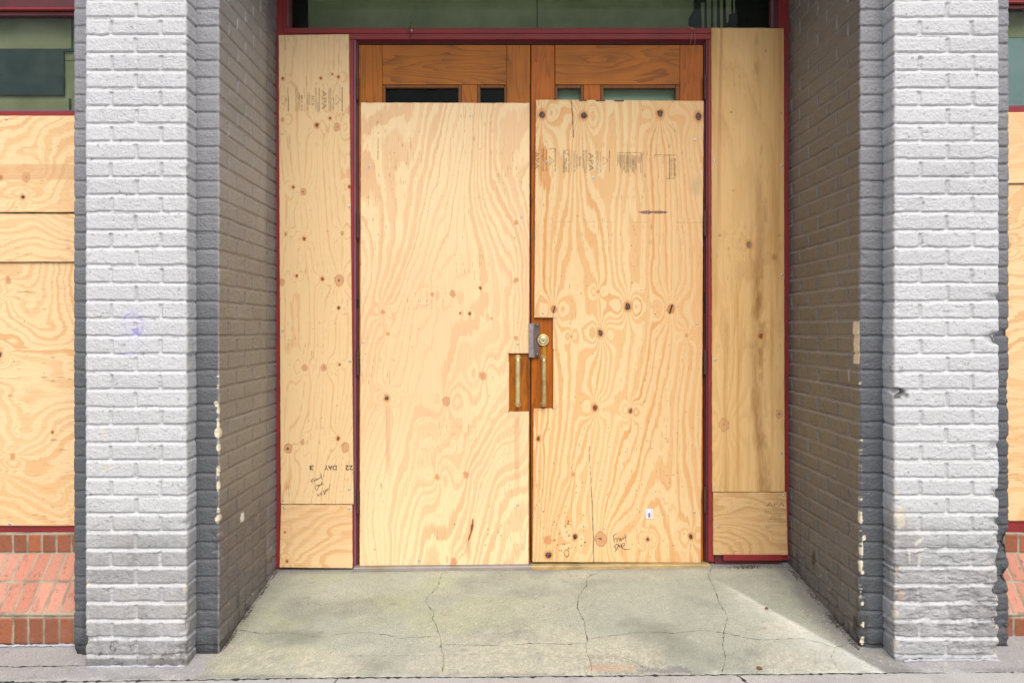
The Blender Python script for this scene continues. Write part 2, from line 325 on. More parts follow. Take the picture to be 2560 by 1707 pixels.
def wall_strip(name, parent, segs, z1, colour, seed, step=0.0034, irr=1.0, erode=None, relief=1.0):
    """segs: list of (x0,y0,x1,y1,jointsA,jointsB). one displaced sheet following the plan outline"""
    zz = np.arange(-0.03, z1, step)
    P, Nn, U, SI, DC = [], [], [], [], []
    sgn = []
    for si, (x0, y0, x1, y1, ja, jb) in enumerate(segs):
        ln = math.hypot(x1 - x0, y1 - y0); n = max(2, int(ln / step)); dx, dy = (x1 - x0) / ln, (y1 - y0) / ln
        for i in range(n + (1 if si == len(segs) - 1 else 0)):
            t = i / n * ln
            P.append((x0 + dx * t, y0 + dy * t)); nr = np.array((dy, -dx)); dcor = 9.0
            for other, dist in ((si - 1, t), (si + 1, ln - t)):
                if 0 <= other < len(segs):
                    a0, b0, a1, b1 = segs[other][:4]; l2 = math.hypot(a1 - a0, b1 - b0); on = np.array(((b1 - b0) / l2, -(a1 - a0) / l2))
                    cv = (dx * (b1 - b0) / l2 - dy * (a1 - a0) / l2) * (1 if other > si else -1)   # >0 when the corner stands out
                    if dist < 0.0036:
                        wgt = 0.5 * (1 - dist / 0.0036); nr = nr * (1 - wgt) + on * wgt
                    if cv > 0: dcor = min(dcor, dist)
            Nn.append(nr / np.linalg.norm(nr)); U.append(t); SI.append(si); DC.append(dcor)
    P = np.array(P); Nn = np.array(Nn); U = np.array(U); SI = np.array(SI); DC = np.array(DC)
    nz = len(zz); nu = len(P)
    UU = np.repeat(U[None], nz, 0); ZZ = np.repeat(zz[:, None], nu, 1); DD = np.repeat(DC[None], nz, 0)
    H = np.zeros((nz, nu)); B = np.zeros((nz, nu)); K = np.zeros((nz, nu)); I = np.zeros((nz, nu))
    for si, sg in enumerate(segs):
        m = np.where(SI == si)[0]; a, b = m[0], m[-1] + 1
        h, bd, k, idx = brick_field(UU[:, a:b], ZZ[:, a:b], sg[4], sg[5], seed + 7 * si, 0, irr, 0.85, relief)
        H[:, a:b] = h; B[:, a:b] = bd; K[:, a:b] = k; I[:, a:b] = idx + 10 * si
    WX = P[None, :, 0] + 0 * ZZ; WY = P[None, :, 1] + 0 * ZZ
    G = WX + WY            # a coordinate that runs round the corners
    cz_ = (ZZ - Z0C) / PC; cz_ = cz_ - np.floor(cz_)
    dzj = np.minimum(cz_, 1 - cz_) * PC
    # corners: rounded arrises, softened at the bed joints, knocked about
    kc_ = 0.6 * ss(0.010, 0.0, DD); H = H * (1 - kc_) + kc_ * 0.0046
    dj = DD + 0.003 * fbm(G * 40, ZZ * 40, seed + 40, 2)
    H -= 0.0014 * ss(0.005, 0.0, DD) + 0.0012 * ss(0.010, 0.0, DD) * ss(0.007, 0.0, dzj) - 0.0008 * fbm(G * 3, ZZ * 24, seed + 41, 3) * ss(0.03, 0.0, DD)
    er = fbm(G * 14, ZZ * 20, seed + 50, 4, 0.6)
    lo = ss(0.9, 0.1, ZZ)
    H -= 0.010 * irr * ss(0.22, 0.75, er + 0.15 * lo) * ss(0.045, 0.0, dj) * (0.35 + 0.65 * lo)
    pit = ss(0.90, 0.97, vn(G * 120, ZZ * 190, seed + 81)) * ss(0.3, 0.6, vn(G * 9, ZZ * 12, seed + 82)); H -= 0.0022 * irr * pit
    # worn feet
    er2 = fbm(G * 11 + 4, ZZ * 16, seed + 60, 5, 0.62)
    H -= irr * 0.0075 * ss(0.20, 0.6, er2) * ss(0.42, 0.02, ZZ)
    H += irr * 0.0012 * fbm(G * 30, ZZ * 40, seed + 70, 4, 0.7) * ss(0.55, 0.1, ZZ)
    if erode is not None: H += erode(WX, WY, ZZ, DD, UU, SI)
    C = colour(WX, WY, ZZ, UU, np.repeat(SI[None], nz, 0), DD, B, K, I, H, G)
    V = np.stack([WX + Nn[None, :, 0] * H, WY + Nn[None, :, 1] * H, ZZ], -1)
    return np_obj(name, V, grid_q(nz, nu), M['paint_brick'], parent, cols=C)

def base_noise(C, G, Z, seed, amt=0.06):
    C = C * (1 + amt * fbm(G * 3.5, Z * 3.0, seed, 4)[..., None])
    return C * (1 + 0.5 * amt * fbm(G * 40, Z * 50, seed + 5, 3)[..., None])
def white_colour(seed, flips):
    def f(X, Y, Z, U, SI, D, B, K, I, H, G):
        C = np.ones(X.shape + (3,)) * L(210, 211, 213)
        C = base_noise(C, G, Z, seed, 0.07)
        bt = hsh(K * 3.7 + I * 5.1, seed); C *= (1 + 0.05 * (bt - 0.5))[..., None]
        # faint warm yellowing
        C = mixc(C, L(212, 206, 190), 0.35 * ss(0.15, 0.6, fbm(G * 5, Z * 5, seed + 9, 4)) * ss(1.6, 0.4, Z))
        # grime: faces grey towards the foot, joints stay paler
        edge = 0.66 + 0.12 * fbm(G * 4, Z * 2, seed + 12, 3)
        gr = ss(0.0, 0.22, edge - Z)
        face = B
        speck = 0.5 + 0.5 * fbm(G * 55, Z * 75, seed + 14, 4, 0.75)
        tone = 0.45 + 0.55 * hsh(K * 2.2 + I * 9.1, seed + 3)
        band = ss(-0.2, 0.5, fbm(K * 0.9, Z * 0 + 0.3, seed + 16, 2)) 
        g1 = gr * (0.20 + 0.55 * face * tone) * (0.55 + 0.8 * speck)
        C = mixc(C, L(112, 110, 108), np.clip(g1 * 0.85, 0, 0.85))
        C = mixc(C, L(120, 116, 112), 0.35 * gr * ss(0.0, 0.6, fbm(G * 22, Z * 1.6, seed + 18, 3)))
        # soot in the bed joints and pits, plus shade painted into deep joints
        C = mixc(C, L(76, 73, 71), 0.5 * ss(0.12, 0.5, fbm(G * 18, Z * 26, seed + 20, 5, 0.7)) * ss(0.28, 0.05, Z) * ss(0.0035, -0.002, H))
        C = mixc(C, L(96, 92, 90), 0.6 * ss(0.45, 0.66, fbm(G * 42, Z * 55, seed + 21, 4, 0.7)))
        C = mixc(C, L(224, 224, 226), 0.30 * (1 - B)); C = mixc(C, L(112, 113, 118), 0.26 * ss(0.0010, -0.0030, H) * ss(0.02, 0.04, D + 0.03)); C = mixc(C, L(90, 88, 86), 0.5 * ss(0.90, 0.97, vn(G * 120, Z * 190, seed + 81)) * ss(0.3, 0.6, vn(G * 9, Z * 12, seed + 82)))
        # flaked cream paint along the arrises
        fl = ss(0.25, 0.32, fbm(G * 30, Z * 26, seed + 30, 4, 0.65) + 0.25 * ss(1.0, 0.2, Z) - 0.18) * ss(0.014, 0.006, D + 0.004 * fbm(G * 60, Z * 60, seed + 31, 2)) * ss(1.25, 0.95, Z)
        C = mixc(C, L(226, 214, 184), fl * 0.6)
        # blue-grey darker film near the ground line
        C = mixc(C, L(88, 86, 84), 0.5 * ss(0.06, 0.0, Z + 0.02 * fbm(G * 20, Z * 10, seed + 33, 3)))
        if flips: C = flips(C, X, Y, Z, U, SI, D, B, H, G)
        return np.clip(C * 0.90, 0, 1)
    return f
def left_marks(C, X, Y, Z, U, SI, D, B, H, G):
    fr = (SI == 1) * 1.0
    # faint violet chalk rings
    def P(px, py): return (px - VX) / 620.0, CZ + (HY - py) / 620.0
    cx, cz = P(333, 815)
    r = np.sqrt(((X - cx) / 0.042) ** 2 + ((Z - cz) / 0.050) ** 2) + 0.10 * fbm(X * 30, Z * 30, 901, 3)
    ang = np.arctan2(Z - cz, X - cx)
    ring = ss(0.16, 0.0, np.abs(r - 1)) * ss(-0.2, 0.5, np.cos(ang - 0.7) + 0.5)
    cx2, cz2 = P(322, 870)
    r2 = np.sqrt(((X - cx2) / 0.034) ** 2 + ((Z - cz2) / 0.030) ** 2) + 0.12 * fbm(X * 30, Z * 30, 905, 3)
    ring = np.maximum(ring, ss(0.2, 0.0, np.abs(r2 - 1)) * ss(0.1, -0.4, np.sin(np.arctan2(Z - cz2, X - cx2))))
    cx3, cz3 = P(342, 828)
    scr = ss(1.1, 0.4, np.sqrt(((X - cx3) / 0.020) ** 2 + ((Z - cz3) / 0.022) ** 2)) * ss(0.1, 0.5, fbm((X + Z) * 140, (X - Z) * 30, 911, 3) + 0.3)
    wash = ss(2.2, 0.4, r)
    gr = 0.45 + 0.75 * vn(X * 380, Z * 380, 920)
    C = mixc(C, L(208, 204, 226), 0.45 * wash * fr)
    C = mixc(C, L(146, 144, 222), np.clip((0.62 * ring + 0.95 * scr) * gr, 0, 0.85) * fr)
    # stained, broken render at the foot on the right half
    q = ss(0.0, 0.12, fbm(X * 13, Z * 16, 930, 5, 0.65) + 0.2) * ss(0.13, 0.05, Z) * ss(-1.47, -1.40, X) * fr
    C = mixc(C, L(116, 111, 100), 0.6 * q)
    cr = fbm(X * 9 + 2, Z * 11, 931, 4, 0.6)
    C = mixc(C, L(46, 43, 42), 0.85 * ss(0.035, 0.0, np.abs(cr)) * ss(0.24, 0.14, Z) * ss(0.0, 0.3, fbm(X * 5, Z * 6, 933, 2) + 0.25) * fr)
    for (px, py, a, b) in ((272, 1168, 18, 10), (258, 1082, 9, 22)):
        bx, bz = P(px, py)
        C = mixc(C, L(226, 214, 188), 0.5 * ss(1.2, 0.4, np.sqrt(((X - bx) * 620 / a) ** 2 + ((Z - bz) * 620 / b) ** 2) + 0.5 * fbm(X * 40, Z * 40, 940, 3)) * fr)
    return C
def right_marks(C, X, Y, Z, U, SI, D, B, H, G):
    fr = (SI == 1) * 1.0
    def P(px, py): return (px - VX) / 620.0, CZ + (HY - py) / 620.0
    bx, bz = P(2247, 985)
    d = np.sqrt(((X - bx) / 0.040) ** 2 + ((Z - bz) / 0.022) ** 2) + 0.5 * fbm(X * 45, Z * 60, 960, 4)
    C = mixc(C, L(66, 64, 62), 0.85 * ss(1.0, 0.45, d) * fr)
    for (px, py, a, b, c) in ((2250, 1488, 6, 18, (196, 164, 130)), (2243, 1425, 4, 12, (200, 178, 142)), (2250, 1290, 10, 34, (224, 214, 186))):
        bx, bz = P(px, py)
        C = mixc(C, L(*c), 0.65 * ss(1.1, 0.7, np.sqrt(((X - bx) * 620 / a) ** 2 + ((Z - bz) * 620 / b) ** 2) + 0.5 * fbm(X * 50, Z * 50, 970 + px, 3)) * fr)
    # pale scrape and drips low on the left
    bx, bz = P(2296, 1352)
    t = ((X - bx) * 0.76 + (Z - bz) * 0.65); nrm = (-(X - bx) * 0.65 + (Z - bz) * 0.76)
    C = mixc(C, L(222, 220, 208), 0.8 * ss(0.026, 0.020, np.abs(t)) * ss(0.0075, 0.004, np.abs(nrm) + 0.002 * fbm(X * 90, Z * 90, 980, 2)) * fr)
    for px in (2272, 2302):
        bx, bz = P(px, 1388)
        C = mixc(C, L(222, 220, 208), 0.65 * ss(0.006, 0.002, np.abs(X - bx) + 0.003 * fbm(X * 60, Z * 60, 990 + px, 2)) * ss(0.036, 0.022, np.abs(Z - bz)) * fr)
    q = ss(0.0, 0.12, fbm(X * 15, Z * 18, 1000, 5, 0.65) + 0.05) * ss(0.36, 0.24, Z) * ss(0.03, 0.15, Z)
    C = mixc(C, L(104, 99, 93), 0.28 * q * fr)
    return C

def grey_colour(seed, side, nrev):
    """side -1: left pier, +1: right pier; nrev = index of the reveal segment"""
    flakes = {-1: [(546, 1083, 7, 13), (541, 1009, 5, 6), (545, 1055, 3, 13), (545, 1118, 4, 9), (545, 1295, 6, 8), (545, 1180, 3, 8), (545, 1214, 3, 12), (549, 1500, 3, 5)],
              1: [(2150, 958, 3, 3), (2151, 1291, 5, 16), (2158, 1342, 6, 8), (2155, 1365, 2, 20), (2153, 1408, 4, 9), (2156, 1430, 4, 6), (2155, 1507, 3, 5), (2156, 1600, 5, 12), (2156, 1560, 3, 8)]}[side]
    XR = -1.189 if side < 0 else 1.477
    def f(X, Y, Z, U, SI, D, B, K, I, H, G):
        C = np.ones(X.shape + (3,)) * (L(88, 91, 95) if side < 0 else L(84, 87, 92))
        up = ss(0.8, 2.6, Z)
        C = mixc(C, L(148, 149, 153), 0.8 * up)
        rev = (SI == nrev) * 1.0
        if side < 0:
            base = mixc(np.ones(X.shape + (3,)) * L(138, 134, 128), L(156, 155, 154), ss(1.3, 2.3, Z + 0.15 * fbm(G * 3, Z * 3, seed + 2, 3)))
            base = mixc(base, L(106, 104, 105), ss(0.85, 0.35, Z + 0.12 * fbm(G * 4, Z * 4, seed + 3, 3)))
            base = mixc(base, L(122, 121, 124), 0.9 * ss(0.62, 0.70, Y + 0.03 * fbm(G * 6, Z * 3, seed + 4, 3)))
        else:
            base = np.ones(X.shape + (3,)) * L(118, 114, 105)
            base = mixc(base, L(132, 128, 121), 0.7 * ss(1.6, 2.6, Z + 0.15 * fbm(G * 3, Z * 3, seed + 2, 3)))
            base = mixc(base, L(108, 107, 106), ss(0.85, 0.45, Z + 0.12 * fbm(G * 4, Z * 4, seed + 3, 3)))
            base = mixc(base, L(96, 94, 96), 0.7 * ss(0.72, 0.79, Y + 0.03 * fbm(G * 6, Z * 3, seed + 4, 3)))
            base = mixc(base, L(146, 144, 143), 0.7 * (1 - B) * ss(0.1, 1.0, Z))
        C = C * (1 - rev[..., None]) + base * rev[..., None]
        C = base_noise(C, G, Z, seed, 0.09)
        C *= (1 + 0.07 * (hsh(K * 3.7 + I * 5.1, seed) - 0.5))[..., None]
        C = mixc(C, L(62, 62, 64), 0.22 * ss(0.0005, -0.0025, H))  # deep joints darkened, crevice shade put into the colour
        # rain streaks and soot towards the foot
        st = ss(0.05, 0.5, fbm(G * 26, Z * 1.8, seed + 18, 4))
        C = mixc(C, L(58, 56, 56), 0.6 * st * ss(0.55, 0.1, Z))
        C = mixc(C, L(38, 36, 36), 0.7 * ss(0.09, 0.02, Z + 0.03 * fbm(G * 22, Z * 22, seed + 19, 3)))
        C = mixc(C, L(170, 168, 166), 0.45 * ss(0.38, 0.55, fbm(G * 48, Z * 30, seed + 23, 4, 0.7)) * rev * ss(0.9, 0.3, Z))
        C = mixc(C, L(158, 158, 160), 0.5 * ss(0.006, 0.0, D) * rev * ss(0.0, 0.4, fbm(G * 8, Z * 20, seed + 26, 3) + 0.3))
        # flakes down to cream on the outer arris of the recess
        nearc = ss(0.0075, 0.004, np.abs(X - XR) + np.maximum(0, Y - YG) + 0.003 * fbm(G * 70, Z * 50, seed + 31, 2))
        fl = ss(0.16, 0.26, fbm(G * 12, Z * 34, seed + 30, 5, 0.75) + 0.12 * ss(1.2, 0.3, Z)) * nearc * ss(1.45, 1.2, Z) * ss(0.1, 0.35, fbm(G * 3, Z * 7, seed + 37, 3) + (0.25 if side < 0 else 0.0))
        C = mixc(C, L(222, 214, 190), fl * 0.92)
        for (px, py, a, b) in flakes:
            bx = XR; s0 = S(YG); bz = CZ + (HY - py) / s0
            du = (Y - YG) if True else 0
            dd = np.sqrt(((X - (px - VX) / s0) * s0 / a) ** 2 + ((Z - bz) * s0 / b) ** 2 + (np.maximum(0, Y - YG) * 260 / a) ** 2)
            C = mixc(C, L(226, 216, 190), ss(1.05, 0.9, dd + 0.5 * fbm(G * 50, Z * 50, seed + px % 13, 3)))
        if side > 0:   # long bare strip where the corner has been knocked off, and a scrape
            zc = CZ + (HY - 857) / S(YG)
            m = ss(0.048, 0.044, Y - YG - 0.002 + 0.003 * fbm(G * 40, Z * 30, 77, 3)) * ss(0.090, 0.086, np.abs(Z - zc)) * rev
            C = mixc(C, L(228, 214, 190), m)
            s1 = (2125.0 - VX) / 1.477; y1 = F / s1 + CY; z1 = CZ + (HY - 937) / s1
            C = mixc(C, L(170, 170, 172), 0.8 * ss(0.009, 0.005, np.abs(Y - y1)) * ss(0.030, 0.024, np.abs(Z - z1)) * rev)
            for (px, py, h) in ((2037, 1400, 26), (2140, 1560, 26)):
                s1 = (px - VX) / 1.477; y1 = F / s1 + CY; z1 = CZ + (HY - py) / s1
                C = mixc(C, L(50, 42, 34), 0.8 * ss(1.1, 0.6, np.sqrt(((Y - y1) / 0.022) ** 2 + ((Z - z1) * s1 / h) ** 2) + 0.4 * fbm(G * 40, Z * 30, 88, 3)) * rev)
        else:
            s1 = (603.0 - VX) / -1.189; y1 = F / s1 + CY; z1 = CZ + (HY - 1292) / s1
            C = mixc(C, L(232, 230, 226), ss(1.0, 0.85, np.maximum(np.abs(Y - y1) / 0.024, np.abs(Z - z1) / 0.021) + 0.3 * fbm(G * 50, Z * 50, 89, 3)) * rev)
        return np.clip(C * 1.0, 0, 1)
    return f

def right_erode(X, Y, Z, D, U, SI):
    e = 0 * X
    def zz(py): return CZ + (HY - py) / 620.0
    nr = ss(0.075, 0.0, 1.987 - X) * (Y < 0.06)                       # the ragged right arris
    for py, h, dp in ((742, 10, 0.010), (845, 16, 0.020), (1010, 9, 0.006), (1115, 12, 0.008), (1232, 14, 0.010), (1300, 10, 0.008), (1395, 20, 0.010), (1470, 16, 0.010)):
        e = e - dp * nr * ss(1.2, 0.2, np.abs(Z - zz(py)) * 620 / h + 0.4 * fbm(X * 30, Z * 30, 501, 3))
    e = e - 0.006 * nr * ss(0.0, 0.5, fbm(X * 12, Z * 22, 505, 4, 0.6)) * ss(1.5, 0.9, Z)
    # hole on the left arris
    bx = 1.5726 + 0.012
    e = e - 0.030 * ss(1.1, 0.2, np.sqrt(((X - bx) / 0.040) ** 2 + ((Z - zz(978)) / 0.016) ** 2 + (np.maximum(0, Y) / 0.04) ** 2) + 0.35 * fbm(X * 40, Z * 40, 509, 3))
    # split brick under that, and spalled faces near the foot
    e = e - 0.005 * ss(0.10, 0.35, fbm(X * 14, Z * 40, 511, 4, 0.6)) * ss(0.62, 0.45, Z)
    return e
def grey_right_erode(X, Y, Z, D, U, SI):
    e = 0 * X
    nr = ss(0.06, 0.0, 2.088 - X)
    e = e - 0.010 * nr * ss(-0.1, 0.5, fbm(X * 9, Z * 18, 605, 4, 0.6)) * ss(1.5, 0.8, Z)
    for z, h in ((1.34, 0.018), (0.46, 0.05), (0.33, 0.04)):
        e = e - 0.014 * nr * ss(1.2, 0.3, np.abs(Z - z) / h)
    return e

# ---- left pier
ZT = 3.40; ZR = 3.40
p = empty('brick_pier', (-1.487, 0.0, 0.0), 'painted brick pier left of the doors with a violet chalk scribble on it', 'pier', 'painted brick piers beside the doorway')
wall_strip('pilaster', p, [(-1.6855, YG + 0.012, -1.6855, 0, [], []), (-1.6855, 0, -1.2855, 0, [0.2], [0.1, 0.3]), (-1.2855, 0, -1.2855, YG + 0.012, [], [])],
           ZT, white_colour(100, left_marks), 100, irr=1.0)
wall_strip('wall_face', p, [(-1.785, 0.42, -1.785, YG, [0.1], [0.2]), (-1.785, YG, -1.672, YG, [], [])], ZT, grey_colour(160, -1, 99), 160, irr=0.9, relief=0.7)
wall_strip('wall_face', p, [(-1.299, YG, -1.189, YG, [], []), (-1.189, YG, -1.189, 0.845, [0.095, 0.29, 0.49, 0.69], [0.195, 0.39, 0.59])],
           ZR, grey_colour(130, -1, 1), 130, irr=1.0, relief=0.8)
# ---- right pier
p = empty('brick_pier', (1.780, 0.0, 0.0), 'painted brick pier right of the doors with badly chipped edges and a knocked-out hole', 'pier', 'painted brick piers beside the doorway')
wall_strip('pilaster', p, [(1.5726, YG + 0.012, 1.5726, 0, [], []), (1.5726, 0, 1.987, 0, [0.208], [0.1, 0.31]), (1.987, 0, 1.987, YG + 0.012, [], [])],
           ZT, white_colour(200, right_marks), 200, irr=1.15, erode=right_erode)
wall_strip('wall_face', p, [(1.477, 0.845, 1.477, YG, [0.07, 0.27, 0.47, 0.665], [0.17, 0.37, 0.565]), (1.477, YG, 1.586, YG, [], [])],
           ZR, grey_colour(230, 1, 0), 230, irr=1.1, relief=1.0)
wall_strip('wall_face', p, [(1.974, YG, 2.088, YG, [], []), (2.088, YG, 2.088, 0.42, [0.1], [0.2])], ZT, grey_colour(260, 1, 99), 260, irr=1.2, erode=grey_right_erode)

# white paint line at the feet of the left pilaster
def bead(name, pts, r, mat, parent=None, origin=None, seed=1):
    bm = bmesh.new(); rr = random.Random(seed)
    P2, R2 = [], []
    for (a, b) in zip(pts, pts[1:]):
        a, b = Vector(a), Vector(b); n = max(2, int((b - a).length / 0.012))
        for i in range(n):
            q = a.lerp(b, i / n); P2.append(q + Vector((0, rr.uniform(-.0025, .0025), rr.uniform(-.001, .0015)))); R2.append(r * rr.uniform(0.45, 1.3))
    P2.append(Vector(pts[-1])); R2.append(r * 0.3)
    tube(bm, P2, R2, 6); return bm_obj(name, bm, mat, parent, origin, smooth=True)
PL = [o for o in col.objects if o.name == 'brick_pier'][0]; PR = [o for o in col.objects if o.name == 'brick_pier.001'][0]
bead('paint_line', [(-1.69, -0.007, zg(-1.69, 0) + .001), (-1.285, -0.008, zg(-1.28, 0) + .001)], 0.0065, M['caulk'], PL, seed=3)
bead('paint_line', [(1.60, -0.012, zg(1.6, 0) + .001), (1.80, -0.009, zg(1.8, 0) + .001), (1.99, -0.012, zg(1.99, 0))], 0.0065, M['caulk'], PR, seed=4)

# ------------------------------------------------------------------ ground
xs = np.arange(-3.4, 3.4, 0.0085); ys = np.arange(-0.078, 0.93, 0.0075)
X, Y = np.meshgrid(xs, ys)
edge = np.clip(1 - (Y + 0.078) / 0.03, 0, 1)
Yd = Y + edge * 0.007 * fbm(X * 9, Y * 0, 301, 5, 0.65) 
Z = zg(X, Y) + 0.0022 * fbm(X * 3, Y * 5, 302, 4) - 0.004 * edge ** 3 - 0.003 * ss(0.25, 0.6, fbm(X * 12, Y * 25, 303, 4)) * ss(0.04, 0.0, Y + 0.078)
green = ss(-1.235, -1.20, X + 0.15 * (Y - YG) * (Y < YG) + 0.012 * fbm(X * 20, Y * 20, 304, 3)) * ss(1.62, 1.58, X + 0.012 * fbm(X * 20, Y * 20, 305, 3))
C = np.ones(X.shape + (3,)) * L(156, 154, 155)
gcol = np.ones(X.shape + (3,)) * L(156, 161, 148)
gcol = mixc(gcol, L(160, 167, 132), 0.65 * ss(0.0, 0.55, fbm(X * 2.2, Y * 3, 306, 4)) * ss(0.5, -0.5, X))
gcol = mixc(gcol, L(122, 125, 115), 0.7 * ss(0.0, 0.7, fbm(X * 3.2 + 5, Y * 4.5, 307, 4)))
wear = ss(-0.15, 0.5, fbm(X * 2.4 + 3, Y * 4, 308, 3) + 0.75 * ss(0.35, -0.05, Y) + 0.4 * np.exp(-((X - 0.35) / 0.45) ** 2) - 0.55)
sp = vn(X * 130, Y * 130, 309); gcol = mixc(gcol, L(196, 190, 170), wear * (0.25 + 0.6 * ss(0.45, 0.8, sp)))
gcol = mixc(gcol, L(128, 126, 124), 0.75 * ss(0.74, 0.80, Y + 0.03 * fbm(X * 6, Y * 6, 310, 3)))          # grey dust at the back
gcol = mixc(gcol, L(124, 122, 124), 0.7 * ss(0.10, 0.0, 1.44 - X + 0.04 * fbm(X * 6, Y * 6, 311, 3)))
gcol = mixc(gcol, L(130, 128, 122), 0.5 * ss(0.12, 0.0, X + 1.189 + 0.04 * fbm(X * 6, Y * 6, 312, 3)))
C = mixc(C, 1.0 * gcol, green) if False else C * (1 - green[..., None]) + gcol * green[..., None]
# wedge of reflected light painted into the floor colour on the right
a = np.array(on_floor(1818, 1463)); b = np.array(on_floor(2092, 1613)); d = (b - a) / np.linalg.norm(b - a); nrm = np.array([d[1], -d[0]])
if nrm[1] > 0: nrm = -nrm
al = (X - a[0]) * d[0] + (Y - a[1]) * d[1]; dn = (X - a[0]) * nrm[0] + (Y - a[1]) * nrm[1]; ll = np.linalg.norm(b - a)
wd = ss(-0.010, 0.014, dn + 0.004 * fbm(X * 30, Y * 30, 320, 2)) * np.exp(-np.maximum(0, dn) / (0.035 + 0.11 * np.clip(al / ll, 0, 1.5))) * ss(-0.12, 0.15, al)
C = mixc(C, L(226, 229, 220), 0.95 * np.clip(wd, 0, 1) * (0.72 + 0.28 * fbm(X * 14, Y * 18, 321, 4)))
C = mixc(C, L(206, 200, 182), 0.45 * ss(0.80, 0.92, vn(X * 117, Y * 133, 392)) * ss(0.75, 0.4, Y)); C = mixc(C, L(98, 96, 88), 0.4 * ss(0.84, 0.95, vn(X * 117 + 9, Y * 133, 393)))
pa = [np.array(on_floor(*q)) for q in ((1480, 1668), (1592, 1668))]     # patch of older, browner cement and the broken edge beside it
mx_ = (pa[0] + pa[1]) / 2
C = mixc(C, L(176, 150, 128), 0.8 * ss(1.1, 0.9, np.sqrt(((X - mx_[0]) / 0.095) ** 2 + ((Y - mx_[1]) / 0.022) ** 2) + 0.5 * fbm(X * 26, Y * 40, 394, 3)))
pb = np.array(on_floor(1662, 1676)); brk = ss(1.1, 0.9, np.sqrt(((X - pb[0]) / 0.10) ** 2 + ((Y - pb[1] + 0.01) / 0.045) ** 2) + 0.7 * fbm(X * 24, Y * 30, 395, 4))
C = mixc(C, L(120, 116, 116), 0.7 * brk); Z = Z - 0.006 * brk - 0.003 * brk * fbm(X * 50, Y * 50, 396, 3)
# small dark blots
for k in range(34):
    bx = rnd.uniform(-1.1, 1.45); by = rnd.uniform(0.0, 0.75); r = rnd.uniform(0.004, 0.018) * rnd.uniform(0.5, 1)
    C = mixc(C, L(92, 90, 98), rnd.uniform(0.2, 0.6) * ss(1.3, 0.4, np.sqrt(((X - bx) / r) ** 2 + ((Y - by) / (r * 0.7)) ** 2) + 1.1 * fbm(X * 60, Y * 60, 330 + k, 3)))
C = mixc(C, L(96, 92, 90), 0.6 * ss(0.03, 0.0, Y + 0.078) * ss(-0.3, 0.3, fbm(X * 7, Y * 20, 391, 3)))
C = C * (1 + 0.10 * fbm(X * 30, Y * 30, 390, 3)[..., None])
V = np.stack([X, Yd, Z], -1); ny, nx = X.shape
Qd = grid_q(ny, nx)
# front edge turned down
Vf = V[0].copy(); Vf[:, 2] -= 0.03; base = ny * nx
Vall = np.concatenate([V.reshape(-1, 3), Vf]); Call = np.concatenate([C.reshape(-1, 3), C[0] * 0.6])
q2 = np.stack([np.arange(nx - 1) + base, np.arange(1, nx) + base, np.arange(1, nx), np.arange(nx - 1)], -1)
Qs = [Qd, q2]; mi = [np.zeros(len(Qd)), np.zeros(len(q2))]
cracks = [
 ([(1106,1432),(1095,1463),(1076,1486),(1062,1501),(1072,1516),(1085,1530),(1081,1547),(1091,1562),(1099,1589),(1103,1605),(1104,1624),(1110,1639),(1107,1680)], 2.4),
 ([(1485,1432),(1466,1446),(1467,1463),(1458,1474),(1447,1490),(1443,1516),(1453,1539),(1462,1555),(1464,1582),(1470,1601),(1464,1608),(1468,1635),(1478,1658),(1480,1680)], 2.6),
 ([(597,1574),(650,1583),(716,1582),(803,1593),(861,1582),(915,1580),(965,1586),(1003,1596),(1034,1593),(1095,1591)], 1.8),
 ([(1104,1611),(1175,1612),(1271,1614),(1325,1608),(1424,1610),(1466,1606)], 2.4),
 ([(1470,1595),(1558,1585),(1596,1580),(1692,1583),(1756,1575),(1813,1583),(1874,1597),(1909,1600),(2004,1595),(2043,1604),(2087,1618),(2119,1608)], 2.2),
 ([(850,1639),(1110,1638),(1271,1633),(1424,1643),(1462,1638),(1554,1641)], 1.0),
 ([(1782,1413),(1771,1440),(1782,1463),(1792,1486),(1798,1509),(1813,1528),(1818,1547),(1811,1574),(1807,1612),(1813,1643),(1807,1680)], 2.6),
 ([(2087,1618),(2079,1643),(2089,1662),(2092,1672)], 1.3),
 ([(1462,1430),(1480,1437),(1506,1425)], 1.2), ([(1104,1443),(1180,1446),(1220,1442),(1270,1452)], 0.8),
 ([(1554,1641),(1575,1650),(1600,1660),(1620,1677)], 2.2), ([(1156,1572),(1188,1578),(1210,1584)], 0.9),
 ([(2000,1585),(2040,1575),(2075,1569)], 0.8)]
def ribbon(pts, w, seed, zf, lift=0.0009):
    rr = random.Random(seed); out = []
    for (a, b) in zip(pts, pts[1:]):
        n = max(1, int(math.hypot(b[0] - a[0], b[1] - a[1]) / 0.012))
        for i in range(n): out.append((a[0] + (b[0] - a[0]) * i / n + (rr.uniform(-.0028, .0028) if i else 0), a[1] + (b[1] - a[1]) * i / n + (rr.uniform(-.0028, .0028) if i else 0)))
    out.append(pts[-1]); vs = []; n = len(out)
    for i, q in enumerate(out):
        p0 = out[max(0, i - 1)]; p1 = out[min(n - 1, i + 1)]; dx, dy = p1[0] - p0[0], p1[1] - p0[1]; l = math.hypot(dx, dy) + 1e-9
        hw = w * 0.5 * (rr.uniform(0.2, 1.2) if rr.random() > 0.12 else rr.uniform(1.4, 3.0)) * (0.3 if i in (0, n - 1) else 1)
        for sg in (-1, 1):
            x, y = q[0] - dy / l * hw * sg, q[1] + dx / l * hw * sg
            vs.append((x, y, zf(x, y) + lift))
    qs = [(2 * i, 2 * i + 1, 2 * i + 3, 2 * i + 2) for i in range(n - 1)]
    return vs, qs
nv = len(Vall)
